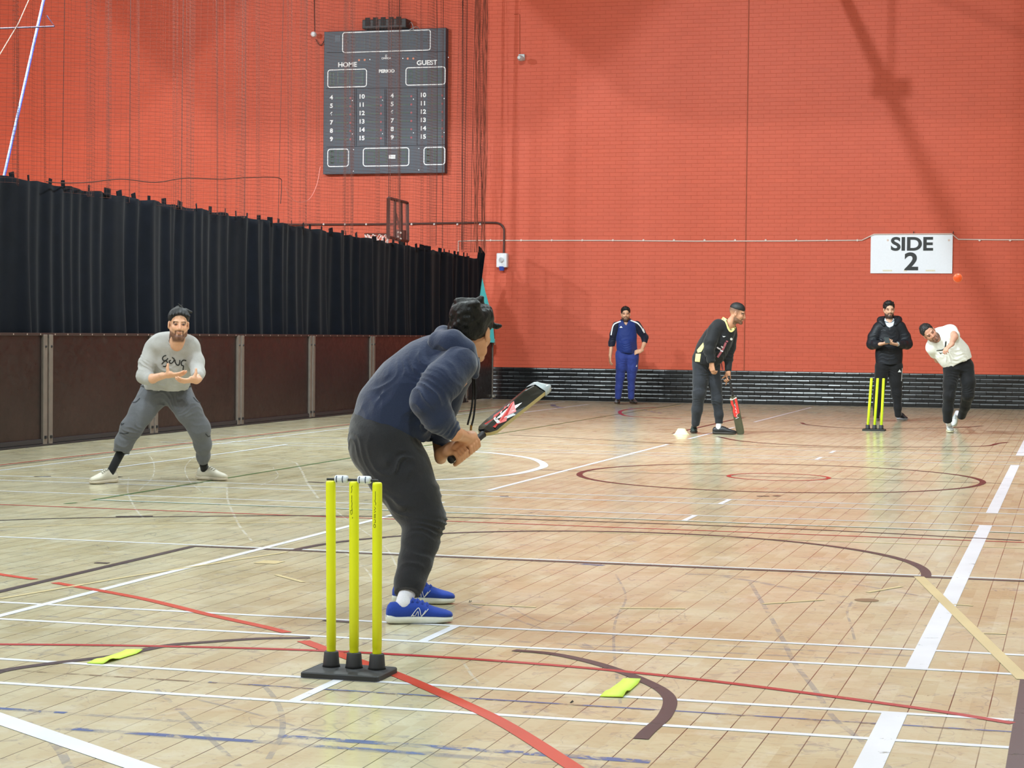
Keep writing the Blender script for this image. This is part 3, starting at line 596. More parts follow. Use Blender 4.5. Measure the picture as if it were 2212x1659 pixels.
# ------------------------------------------------------------------ WICKETS
M_yel = plain('fluorescent_yellow_plastic', (226, 232, 16), .42, var=.03, sc=12); M_yel2 = plain('fluorescent_lime_plastic', (214, 240, 40), .42, var=.03, sc=12); M_rub = plain('black_rubber', (38, 39, 42), .6, var=.1, bs=.2)
def make_wicket(base, yaw, myel, tilts, ink):
    r = empty('wicket', tuple(base), yaw)
    hl, hw, oy = .152, .113, -.050
    b = MB(); n = 6
    def rr2(hl, hw, z, c=.012): return [(sx*(hl-c+c*math.cos(a)), sy*(hw-c+c*math.sin(a)), z) for (sx, sy, A) in ((1, 1, (0, .5, 1)), (-1, 1, (1, .5, 0)), (-1, -1, (0, .5, 1)), (1, -1, (1, .5, 0))) for a in [q*PI/2 for q in A]]
    L_ = [rr2(hl, hw, 0), rr2(hl, hw, .018), rr2(hl-.004, hw-.004, .022), rr2(hl-.008, hw-.008, .0205)]; V = [(p[0], p[1]+oy, p[2]) for l in L_ for p in l]; k = 12
    b.add(V, [(i*k+j, i*k+(j+1) % k, (i+1)*k+(j+1) % k, (i+1)*k+j) for i in range(3) for j in range(k)]+[tuple(range(k-1, -1, -1)), tuple(3*k+j for j in range(k))]); b.build('base', M_rub, r)
    for i, x in enumerate((-.0905, 0, .0905)):
        ax, ay = tilts[i]
        b = MB(); ns = 28; H = .715
        prof = [(.0165, .05), (.0172, .062), (.0172, .10), (.0180, .101), (.0182, .4), (.0184, H-.012), (.0175, H-.004), (.0145, H), (.004, H-.002)]
        b.lathe((0, 0, 0), prof, ns); V = np.array(b.v); V[:, 0] += x+ax*(V[:, 2]-.05); V[:, 1] += ay*(V[:, 2]-.05); b.v = [tuple(p) for p in V]
        s_ = b.build('stump', myel, r, smooth=True)
        b = MB(); b.lathe((x, 0, 0), [(.034, .02), (.031, .03), (.027, .075), (.024, .078), (.018, .078)], 24); b.build('cup', M_rub, s_, smooth=True)
        if ink and i > 0:
            b = MB()
            def onst(u, z): return (x+ax*(z-.05)+.0187*math.sin(u), ay*(z-.05)-.0187*math.cos(u), z)
            st_ = ([[(-.1, .64), (.05, .66), (-.05, .675), (.15, .685)], [(0, .60), (.02, .625)], [(0, .555), (.08, .575), (-.03, .59), (.04, .598)], [(.1, .535), (-.25, .53), (-.35, .52), (-.15, .505), (.1, .512), (.1, .535), (0, .555)], [(.2, .49), (.15, .482)]] if i == 1 else
                   [[(.1, .655), (.1, .61), (.0, .595), (.2, .58), (.1, .57)], [(-.1, .56), (.15, .55), (-.1, .54), (.15, .53), (-.15, .525)], [(-.15, .51), (.1, .515), (.1, .49), (-.15, .49), (-.15, .51)], [(-.15, .48), (.1, .48), (.1, .462), (-.15, .462)], [(-.1, .455), (-.35, .44), (-.1, .43), (.12, .435), (.1, .45), (-.1, .45)]])
            for q in st_: b.tube([onst(u-.15, .725-(.725-z)*.60) for u, z in q], .0009, 4)
            b.build('pen_writing', M_ink, s_)
    return r
bcen = (fl(652, 1458)+fl(850, 1458))/2
w1b = np.array([-2.571, 6.992, 0])
w1 = make_wicket(w1b, 0.0, M_yel, ((-.012, .0), (-.010, .004), (-.006, -.004)), True); w1.rotation_euler = (0, 0, 0.0)
tag(w1, 'near set of three yellow plastic stumps on a black rubber base with bails on top', 'stumps', 'plastic cricket wickets')
w2b = fl(1889, 930); w2 = make_wicket(w2b, 0.0, M_yel2, ((.06, 0), (.05, 0), (.035, 0)), True)
tag(w2, 'far set of three yellow plastic stumps without bails near the end wall', 'stumps', 'plastic cricket wickets')
M_bail = plain('white_bail_plastic', (214, 222, 232), .25, var=.05); M_bailk = plain('blue_grey_bail_print', (52, 66, 96), .35)
for k in range(2):
    xa = -.0905-.009+.0905*k; o = empty('bail', tuple(w1b+np.array([0, 0, .717])))
    tag(o, ('white bail with blue print across the left and middle near stumps', 'white bail with blue print across the middle and right near stumps')[k], 'bail', 'bails on the near wicket')
    x0 = xa-.004; zz = .006
    b = MB(); T = ((0, 0, 1), (0, 1, 0), (-1, 0, 0))
    b.lathe((x0+.022, 0, zz), [(.0055, 0), (.013, .002), (.0145, .008), (.0145, .044), (.013, .05), (.0055, .052)], 20, T=T); b.build('barrel', M_bail, o, smooth=True)
    b = MB(); b.lathe((x0-.010, 0, zz-.002), [(.0045, 0), (.0052, .034)], 12, T=T); b.lathe((x0+.072, 0, zz-.002), [(.0052, 0), (.0045, .030)], 12, T=T); b.build('spigot', M_k, o)
    b = MB()
    for u in (.010, .034): b.tube([(x0+.022+u, -.0146*math.cos(a), zz+.0146*math.sin(a)) for a in np.linspace(-.9, .9, 7)], .0022, 5)
    b.build('print', M_bailk, o)
# ------------------------------------------------------------------ SMALL THINGS
M_lime = plain('lime_rubber_marker', (196, 226, 70), .6, var=.03)
def marker(px, label):
    P = [fl(*q) for q in px]; b = MB(); V = []; N = 12
    for i in range(N+1):
        t = i/N; a = P[0]*(1-t)+P[1]*t; c = P[3]*(1-t)+P[2]*t; h = .002+.010*max(0, math.sin(t*7.5))**2
        for q, hh in ((a, h), ((a+c)/2, h*.8), (c, h*.5)): V += [(q[0], q[1], .0035+hh), (q[0], q[1], .001+hh)]
    Fs = []
    for i in range(N):
        for j in range(2): Fs += [(i*6+j*2, (i+1)*6+j*2, (i+1)*6+j*2+2, i*6+j*2+2), (i*6+j*2+1, i*6+j*2+3, (i+1)*6+j*2+3, (i+1)*6+j*2+1)]
        Fs += [(i*6, i*6+1, (i+1)*6+1, (i+1)*6), (i*6+4, (i+1)*6+4, (i+1)*6+5, i*6+5)]
    b.add(V, Fs+[(0, 2, 3, 1), (2, 4, 5, 3), (N*6, N*6+1, N*6+3, N*6+2), (N*6+2, N*6+3, N*6+5, N*6+4)]); o = b.build('floor_marker', M_lime, smooth=True); tag(o, label, 'floor marker', 'lime rubber floor markers either side of the near stumps')
marker([(222, 1436), (308, 1410), (272, 1407), (188, 1434)], 'lime green rubber strip on the floor beside the thin black arc')
marker([(1345, 1508), (1384, 1474), (1346, 1470), (1296, 1506)], 'lime green rubber strip on the floor inside the broad dark arc end')
b = MB(); c = fl(1472, 939); b.lathe((c[0], c[1], 0), [(.105, 0), (.105, .006), (.085, .016), (.048, .075), (.045, .078), (.03, .074)], 24); o = b.build('marker_cone', plain('pale_yellow_plastic', (246, 246, 190), .5), smooth=True); tag(o, 'pale yellow disc cone on the floor beside the far batter\'s foot', 'cone')
b = MB(); c = fl(1872, 1297); b.lathe((c[0], c[1], .0005), [(.058, 0), (.058, .0014), (.05, .0016)], 40); o = b.build('floor_socket_cap', plain('bronze_floor_cap', (122, 96, 66), .4, .3)); tag(o, 'round brown cap set flush in the wooden floor', 'floor cap')
c = ond(2069, 600.5, 17.0); b = MB(); prof = [(.037*math.sin(a), -.037*math.cos(a)) for a in np.linspace(.05, PI-.05, 20)]; b.lathe((0, 0, 0), prof, 28); bo = b.build('cricket_ball', plain('orange_red_ball', (255, 92, 30), .45, var=.03), smooth=True, loc=tuple(c)); tag(bo, 'bright orange ball in mid air below the SIDE 2 sign', 'ball')
b = MB(); b.tube([(.0375*math.cos(a), .006*math.sin(a), .0375*math.sin(a)) for a in np.linspace(0, 2*PI, 33)], .0012, 5, cap=False); b.build('seam', plain('pale_seam', (240, 170, 120), .7), bo)
# tiny debris
def debris(px, py, s, label):
    rg = random.Random(px); b = MB(); c = fl(px, py)
    P = [(s*rg.uniform(-1, 1), s*rg.uniform(-1, 1), rg.uniform(.001, .012)) for _ in range(5)]; b.tube(P, .0018, 5); o = b.build('floor_debris', plain('dark_debris', (50, 48, 46), .8), loc=(c[0], c[1], .001)); tag(o, label, 'debris')
debris(1237, 1521, .012, 'tiny dark twist of debris on the floor below the right lime strip')
debris(1014, 1302, .012, 'small dark scrap on the floor to the right of the batter\'s blue shoes')
# ================================================================== PEOPLE
_rs = np.random.RandomState(3); _lat = _rs.rand(32, 32, 32).astype(np.float32)
def vnoise(p):
    p = np.asarray(p); i = np.floor(p).astype(int); f = p-i; f = f*f*(3-2*f); i &= 31; j = (i+1) & 31
    a, b, c = i[..., 0], i[..., 1], i[..., 2]; A, B, C = j[..., 0], j[..., 1], j[..., 2]; x, y, z = f[..., 0], f[..., 1], f[..., 2]
    L = _lat
    return ((L[a, b, c]*(1-x)+L[A, b, c]*x)*(1-y)+(L[a, B, c]*(1-x)+L[A, B, c]*x)*y)*(1-z)+((L[a, b, C]*(1-x)+L[A, b, C]*x)*(1-y)+(L[a, B, C]*(1-x)+L[A, B, C]*x)*y)*z
def unit(v): v = np.array(v, float); return v/(np.linalg.norm(v)+1e-12)
class Sdf:
    def __init__(s, res): s.res = res; s.ops = []; s.folds = []; s.base = (0.003, 5.0)
    def cone(s, a, b, ra, rb, k=.02, flat=None, sub=False):
        a = np.array(a, float); b = np.array(b, float); R = max(ra, rb)+.04
        s.ops.append(('cone', np.minimum(a, b)-R, np.maximum(a, b)+R, (a, b, ra, rb, flat), k, sub)); return s
    def chain(s, pts, k=.02, flat=None):
        for (p, r), (q, t) in zip(pts[:-1], pts[1:]): s.cone(p, q, r, t, k, flat)
        return s
    def ell(s, c, rad, R=None, k=.02, sub=False):
        c = np.array(c, float); rad = np.array(rad, float); m = rad.max()+.04
        s.ops.append(('ell', c-m, c+m, (c, rad, np.eye(3) if R is None else np.array(R)), k, sub)); return s
    def cut(s, p, n, rad=9., c=None):
        p = np.array(p, float); s.ops.append(('cut', None, None, (p, unit(n), rad, p if c is None else np.array(c)), 0, 0)); return s
    def fold(s, c, rad, axis, wl_, amp): s.folds.append((np.array(c, float), rad, unit(axis), wl_, amp)); return s
    def run(s):
        lo = np.min([o[1] for o in s.ops if o[0] != 'cut' and not o[5]], 0); hi = np.max([o[2] for o in s.ops if o[0] != 'cut' and not o[5]], 0)
        h = s.res; n = np.ceil((hi-lo)/h).astype(int)+1; s.lo = lo
        ax = [lo[i]+h*np.arange(n[i]) for i in range(3)]
        F = np.full(n, .2, np.float32)
        for kind, a, b, par, k, sub in s.ops:
            if kind == 'cut':
                p, nn, rad, c = par
                a, b = c-rad, c+rad
            i0 = np.clip(np.floor((a-lo)/h).astype(int), 0, n-1); i1 = np.clip(np.ceil((b-lo)/h).astype(int)+1, 1, n)
            if np.any(i1 <= i0): continue
            sl = tuple(slice(i0[i], i1[i]) for i in range(3))
            X = ax[0][sl[0]][:, None, None]; Y = ax[1][sl[1]][None, :, None]; Z = ax[2][sl[2]][None, None, :]
            G = F[sl]
            if kind == 'cut':
                d = (X-p[0])*nn[0]+(Y-p[1])*nn[1]+(Z-p[2])*nn[2]
                if rad < 5:
                    q = (X-c[0])**2+(Y-c[1])**2+(Z-c[2])**2; F[sl] = np.where(q < rad*rad, np.maximum(G, d), G)
                else: F[sl] = np.maximum(G, d)
                continue
            if kind == 'cone':
                A, B, ra, rb, flat = par; ba = B-A; L2 = ba@ba+1e-12
                x, y, z = X-A[0], Y-A[1], Z-A[2]
                t = np.clip((x*ba[0]+y*ba[1]+z*ba[2])/L2, 0, 1)
                x = x-t*ba[0]; y = y-t*ba[1]; z = z-t*ba[2]
                if flat is not None:
                    fn, fs = flat; fn = unit(fn); e = (x*fn[0]+y*fn[1]+z*fn[2])*(1/fs-1); x = x+e*fn[0]; y = y+e*fn[1]; z = z+e*fn[2]
                d = np.sqrt(x*x+y*y+z*z)-(ra+(rb-ra)*t)
            else:
                c, rad, R = par; x, y, z = X-c[0], Y-c[1], Z-c[2]
                u, v, w = [R[i][0]*x+R[i][1]*y+R[i][2]*z for i in range(3)]
                l = np.sqrt(u*u+v*v+w*w)+1e-9; q = np.sqrt((u/rad[0])**2+(v/rad[1])**2+(w/rad[2])**2)+1e-9; d = l*(1-1/q)
            if sub:
                d = -d
                if k > 0: hh = np.clip(.5-.5*(G-d)/k, 0, 1); F[sl] = G*(1-hh)+d*hh+k*hh*(1-hh)
                else: F[sl] = np.maximum(G, d)
            elif k > 0: hh = np.clip(.5+.5*(G-d)/k, 0, 1); F[sl] = G*(1-hh)+d*hh-k*hh*(1-hh)
            else: F[sl] = np.minimum(G, d)
        # cloth folds as real relief
        if s.folds or s.base[0]:
            I = np.argwhere(np.abs(F) < .035); P = lo+I*h; amp, fr = s.base
            D = amp*2*(vnoise(P*fr+7)-.5)+amp*.9*(vnoise(P*fr*2.3+3)-.5)
            W = vnoise(P*6.+11)*2.4+vnoise(P*13.+5)*.9; MK = np.clip((vnoise(P*10.+23)-.30)*2.6, 0, 1)
            for c, rad, axis, wv, am in s.folds:
                q = P-c; g = np.exp(-((q**2).sum(1))/(rad*rad)); ph = (q@axis)/wv+W*1.5
                D += am*.8*g*MK*(1-2*np.abs(np.sin(PI*ph))**.7)
            F[tuple(I.T)] -= D.astype(np.float32)
        for a in range(3):
            for e in (0, -1):
                sl = [slice(None)]*3; sl[a] = e; F[tuple(sl)] = np.maximum(F[tuple(sl)], .01)
        s.F = F; s.n = n; return s
    def mesh(s):
        F = s.F; n = F.shape; S = F < 0
        c = np.zeros((n[0]-1, n[1]-1, n[2]-1), np.uint8)
        for i in (0, 1):
            for j in (0, 1):
                for k in (0, 1): c += S[i:n[0]-1+i, j:n[1]-1+j, k:n[2]-1+k]
        act = (c > 0) & (c < 8); I = np.argwhere(act); idx = -np.ones(act.shape, np.int32); idx[act] = np.arange(len(I))
        acc = np.zeros((len(I), 3)); cnt = np.zeros(len(I))
        cor = {(i, j, k): F[I[:, 0]+i, I[:, 1]+j, I[:, 2]+k] for i in (0, 1) for j in (0, 1) for k in (0, 1)}
        for p in cor:
            for a in range(3):
                if p[a] == 0:
                    q = list(p); q[a] = 1; q = tuple(q); f0, f1 = cor[p], cor[q]; m = (f0 < 0) != (f1 < 0)
                    t = f0/(f0-f1+1e-20); e = np.tile(np.array(p, float), (len(I), 1)); e[:, a] += t; acc[m] += e[m]; cnt[m] += 1
        V = s.lo+(I+acc/cnt[:, None])*s.res; faces = []
        for a in range(3):
            b, d = (a+1) % 3, (a+2) % 3
            s0 = [slice(None)]*3; s1 = [slice(None)]*3; s0[a] = slice(0, n[a]-1); s1[a] = slice(1, n[a])
            A, B = S[tuple(s0)], S[tuple(s1)]; X = A != B
            for e in (b, d): sl = [slice(None)]*3; sl[e] = 0; X[tuple(sl)] = False; sl[e] = -1; X[tuple(sl)] = False
            J = np.argwhere(X); pos = A[tuple(J.T)]
            def g(ob, od): K = J.copy(); K[:, b] += ob; K[:, d] += od; return idx[tuple(K.T)]
            q = np.stack([g(-1, -1), g(0, -1), g(0, 0), g(-1, 0)], 1); q[~pos] = q[~pos][:, ::-1]; faces.append(q)
        Fq = np.concatenate(faces); Fq = Fq[(Fq >= 0).all(1)]
        return V, Fq
    def build(s, name, mat, parent, col=None):
        s.run(); V, Fq = s.mesh(); me = bpy.data.meshes.new(name)
        me.vertices.add(len(V)); me.vertices.foreach_set('co', V.astype(np.float32).ravel()); me.loops.add(Fq.size); me.polygons.add(len(Fq))
        me.loops.foreach_set('vertex_index', Fq.astype(np.int32).ravel()); me.polygons.foreach_set('loop_start', np.arange(0, Fq.size, 4, dtype=np.int32))
        try: me.polygons.foreach_set('loop_total', np.full(len(Fq), 4, np.int32))
        except Exception: pass
        me.update(calc_edges=True); me.polygons.foreach_set('use_smooth', [True]*len(Fq)); me.materials.append(mat)
        if col is not None:
            at = me.color_attributes.new('tint', 'FLOAT_COLOR', 'POINT'); c = np.ones((len(V), 4), np.float32); c[:, :3] = col(V); at.data.foreach_set('color', c.ravel())
        o = bpy.data.objects.new(name, me); COL.objects.link(o); o.parent = parent; s.obj = o; return o
    def sample(s, P):
        q = (P-s.lo)/s.res; i = np.clip(np.floor(q).astype(int), 0, np.array(s.F.shape)-2); f = np.clip(q-i, 0, 1); F = s.F; r = 0
        ok = ((q >= 0) & (q < np.array(s.F.shape)-1)).all(-1)
        for a in (0, 1):
            for b in (0, 1):
                for c in (0, 1):
                    r = r+F[i[..., 0]+a, i[..., 1]+b, i[..., 2]+c]*(f[..., 0] if a else 1-f[..., 0])*(f[..., 1] if b else 1-f[..., 1])*(f[..., 2] if c else 1-f[..., 2])
        return np.where(ok, r, .2)
def tint_mat(name, rough=.5, bs=0.15, sss=0.):
    m, nt, b = newmat(name); a = nt.nodes.new('ShaderNodeAttribute'); a.attribute_name = 'tint'; V = coord(nt); n = noise(nt, V, 60, 4)
    nt.links.new(mixc(nt, ramp(nt, n, .3, .7, 0, .12), a.outputs['Color'], (.25, .10, .06)), b.inputs['Base Color']); b.inputs['Roughness'].default_value = rough; bump(nt, b, n, bs, .001); return m
M_skin = tint_mat('skin')
class Person:
    def __init__(s, px, py, label, ddist=0.):
        base = fl(px, py); s.base = base; s.root = empty('person', tuple(base), YAW); tag(s.root, label, 'person', None)
        s.D = base@F0
    def P(s, px, py, dd=0.):
        d = ray(px, py); t = (s.D+dd)/(d@F0); w = CAMP+d*t-s.base; return np.array([w@R0, w@F0, w[2]])
    def J(s, px, py, dd, rpx): return (s.P(px, py, dd), rpx*(s.D+dd)/FPX)
    def world_ray(s, px, py):
        d = ray(px, py); o = CAMP-s.base; return np.array([o@R0, o@F0, o[2]]), np.array([d@R0, d@F0, d[2]])
    def hit(s, sdf, px, py, off=.003, lo=-.8, hi=.8):
        px = np.atleast_1d(px); py = np.atleast_1d(py); out = []
        ts = np.linspace(s.D+lo, s.D+hi, 900)
        for x, y in zip(px, py):
            o, d = s.world_ray(x, y); T = ts/(d[1]); P = o+d*T[:, None]; f = sdf.sample(P); w = np.argmax(f < 0)
            if not (f < 0).any(): w = int(np.argmin(f)); t = T[w]
            else:
                w = max(w, 1); t = T[w-1]+(T[w]-T[w-1])*f[w-1]/(f[w-1]-f[w]+1e-12)
            dn = d/np.linalg.norm(d); out.append(o+d*t-dn*off)
        return np.array(out)
    def stroke(s, name, sdf, lines, w, mat, parent=None, off=.003, smooth=True, merge=True):
        b = MB()
        for q in lines:
            q = [np.array([*a, 0.]) for a in q]
            if smooth and len(q) > 2: q = catmull(q, 6)
            P2 = []
            for a, c in zip(q[:-1], q[1:]):
                k = max(1, int(np.linalg.norm(c-a)/2.)); P2 += [a+(c-a)*i/k for i in range(k)]
            P2.append(q[-1]); P2 = np.array(P2)[:, :2]; V = []
            T = np.gradient(P2, axis=0); T /= np.linalg.norm(T, axis=1)[:, None]+1e-9; Nn = np.stack([-T[:, 1], T[:, 0]], 1)
            for m in (-.5, 0, .5): V.append(s.hit(sdf, P2[:, 0]+Nn[:, 0]*w*m, P2[:, 1]+Nn[:, 1]*w*m, off))
            k = len(P2); VV = np.concatenate(V); b.add(VV, [(i, i+1, k+i+1, k+i) for i in range(k-1)]+[(k+i, k+i+1, 2*k+i+1, 2*k+i) for i in range(k-1)])
        o = b.build(name, mat, parent or s.root, smooth=True); return o
    def patch(s, name, sdf, poly, mat, parent=None, off=.003, cell=1.0):
        """cloth panel following the garment, outline given as photo polygon"""
        from mathutils.geometry import tessellate_polygon
        poly = [np.array(p, float) for p in poly]; xs = [p[0] for p in poly]; ys = [p[1] for p in poly]
        x0, x1, y0, y1 = min(xs), max(xs), min(ys), max(ys); nx = max(2, int((x1-x0)/cell)); pts = {}; b = MB()
        # horizontal scan: rows of spans subdivided -> clean outline
        ny = max(2, int((y1-y0)/cell)); rows = []
        for j in range(ny+1):
            y = y0+(y1-y0)*(j*.998+.001*ny)/ny; X = []
            for a, c in zip(poly, poly[1:]+poly[:1]):
                if (a[1] <= y) != (c[1] <= y): X.append(a[0]+(y-a[1])*(c[0]-a[0])/(c[1]-a[1]))
            X.sort(); rows.append((y, [(X[i], X[i+1]) for i in range(0, len(X)-1, 2)]))
        for (ya, A), (yb, B) in zip(rows[:-1], rows[1:]):
            if len(A) != len(B): continue
            for (a0, a1), (b0, b1) in zip(A, B):
                k = max(1, int(max(a1-a0, b1-b0)/(cell*1.5))); t = np.linspace(0, 1, k+1)
                V = np.concatenate([s.hit(sdf, a0+(a1-a0)*t, np.full(k+1, ya), off), s.hit(sdf, b0+(b1-b0)*t, np.full(k+1, yb), off)])
                b.add(V, [(i, k+1+i, k+2+i, i+1) for i in range(k)])
        return b.build(name, mat, parent or s.root, smooth=True)
def frame(fwd, up):
    f = unit(fwd); r = unit(np.cross(f, up)); u = np.cross(r, f); return np.array([r, f, u])
def head(S, c, R, sc=1., ears=True):
    """add skull and face to body sdf. local x right, y forward, z up"""
    T = lambda x, y, z: np.array(c)+(x*R[0]+y*R[1]+z*R[2])*sc
    e = lambda p, rad, k=.02, sub=False, RR=None: S.ell(T(*p), np.array(rad)*sc, R if RR is None else RR, k, sub)
    g = lambda p, q, ra, rb, k=.015: S.cone(T(*p), T(*q), ra*sc, rb*sc, k)
    e((0, -.014, .038), (.074, .095, .085)); e((0, .024, -.035), (.058, .066, .085), .03)
    for s in (1, -1):
        g((s*.054, -.005, -.04), (s*.046, .015, -.082), .018, .018, .02); g((s*.046, .015, -.082), (s*.014, .066, -.108), .018, .018, .02)
        e((s*.036, .060, -.030), (.022, .022, .022), .02)
    g((-.012, .070, -.104), (.012, .070, -.104), .018, .018, .015)
    g((-.036, .076, .020), (.036, .076, .020), .011, .011, .012)
    for s in (1, -1):
        e((s*.030, .094, -.001), (.016, .014, .010), .012, True); e((s*.030, .077, -.002), (.0135, .0125, .0105), .003)
    g((0, .084, .010), (0, .103, -.034), .008, .0125, .010); g((-.010, .092, -.040), (.010, .092, -.040), .0085, .0085, .008)
    e((0, .088, -.062), (.023, .011, .0055), .005); e((0, .087, -.072), (.019, .011, .006), .005)
    if ears:
        for s in (1, -1):
            e((s*.078, -.008, -.010), (.008, .019, .032), .008); e((s*.088, -.004, -.008), (.007, .010, .018), .006, True)
def face_col(c, R, sc, skin, beard=None, bcol=(60, 38, 28), scalp=None, hairline=.0, nob=False):
    sk = np.array(s2l(skin)); bc = np.array(s2l(bcol))
    def f(V):
        q = (V-c)@R.T/sc; x, y, z = np.abs(q[:, 0]), q[:, 1], q[:, 2]; C = np.tile(sk, (len(V), 1))
        inh = (np.linalg.norm(q, axis=1) < .2)
        def mix(m, col, a=1.):
            m = np.clip(m, 0, 1)[:, None]*a; C[:] = C*(1-m)+np.array(col)*m
        def sm(v, lo, hi): return np.clip((v-lo)/(hi-lo), 0, 1)
        mix(inh*sm(y, .04, .08)*sm(z, -.045, -.02)*sm(-z, -.01, .01)*.35, sk*np.array([1.15, .85, .8]))
        if beard:
            jaw = sm(-.030+(.062-x)*-.0-z, 0, .010)
            m = inh*sm(-(z+.080-.80*np.clip(x-.026, 0, .05)), 0, .010)*sm(y, -.03, -.015)*sm(z, -.150, -.135); mix(m, bc, beard)
            mix(inh*(x < .034)*sm(-z, .047, .053)*sm(z, -.064, -.058)*sm(y, .07, .08), bc, beard)
            mix(inh*((x > .024) & (x < .036))*sm(-z, .05, .056)*sm(z, -.10, -.095)*sm(y, .05, .06), bc, beard)
            mix(inh*(x < .012)*sm(-z, .078, .082)*sm(y, .07, .08), bc, beard*.8)
        mix(inh*(x < .023)*sm(z, -.0765, -.0745)*sm(-z, .062, .065)*sm(y, .083, .088), np.array(s2l((172, 104, 90))), .8)
        br = inh*sm(x, .008, .014)*sm(.052-x, 0, .005)*sm(z-(.012+.12*np.clip(x-.01, 0, .03)-2.*np.clip(x-.038, 0, 1)**1), 0, .003)*sm((.0205+.12*np.clip(x-.01, 0, .03))-z, 0, .003)*sm(y, .045, .055); mix(br, np.array(s2l((34, 24, 20))))
        ex = np.sqrt(((x-.030)/.0155)**2+((z+.001)/.0095)**2); mix(inh*(y > .05)*sm(1.15-ex, 0, .3), np.array(s2l((92, 58, 46))), .85)
        ix = np.sqrt(((x-.030)/.007)**2+((z+.001)/.006)**2); mix(inh*(y > .05)*sm(1.0-ix, 0, .2), np.array(s2l((22, 16, 14))))
        if scalp: mix(inh*sm(z, scalp[0], scalp[0]+.045)*sm(scalp[1]-y, 0, .02), bc*.6, .7)
        return C
    return f
def hand(S, wrist, d, n, thumb, curl=.25, spread=.12, sc=1., k=.006, thumb_dir=None, curls=None):
    """wrist point, d: wrist->knuckles, n: palm normal (palm side), thumb: +1/-1 side along cross(d,n)"""
    d = unit(d); n = np.array(n, float); n = unit(n-d*(n@d)); s_ = np.cross(d, n)*thumb; W = np.array(wrist, float)
    S.cone(W-d*.02*sc, W+d*.02*sc, .026*sc, .027*sc, .02, (n, .8))
    for u in (-.027, -.009, .009, .026): S.cone(W+(d*.015+s_*u*.7)*sc, W+(d*.088+s_*u)*sc, .0155*sc, .0125*sc, .014, (n, .85))
    S.cone(W+(d*.02+s_*.016+n*.006)*sc, W+(d*.05+s_*.03+n*.008)*sc, .017*sc, .014*sc, .012)
    L = (.072, .080, .074, .058); off = (.026, .009, -.009, -.026)
    for i in range(4):
        c = (curls[i] if curls else curl*(1+.12*i)); p = W+(d*(.088-abs(off[i])*.12)+s_*off[i])*sc; a = c*.75; dirv = unit(d+s_*spread*(off[i]/.026))
        r = .0092
        for j, fr in enumerate((.45, .30, .25)):
            v = dirv*math.cos(a)+n*math.sin(a); q = p+v*L[i]*fr*sc; S.cone(p, q, r*sc, r*.93*sc, k); p = q; r *= .92; a += c*(1.05, .8, .5)[j]
    tv = unit(d*.62+s_*.72+n*.25) if thumb_dir is None else unit(thumb_dir)
    p = W+(d*.028+s_*.026+n*.004)*sc; q = p+tv*.042*sc; S.cone(p, q, .0150*sc, .0108*sc, .010); t2 = unit(tv+n*.35*(1+curl)+d*.25); S.cone(q, q+t2*.030*sc, .0104*sc, .0088*sc, .006)
def leg(S, pts, k=.03): return S.chain(pts, k)
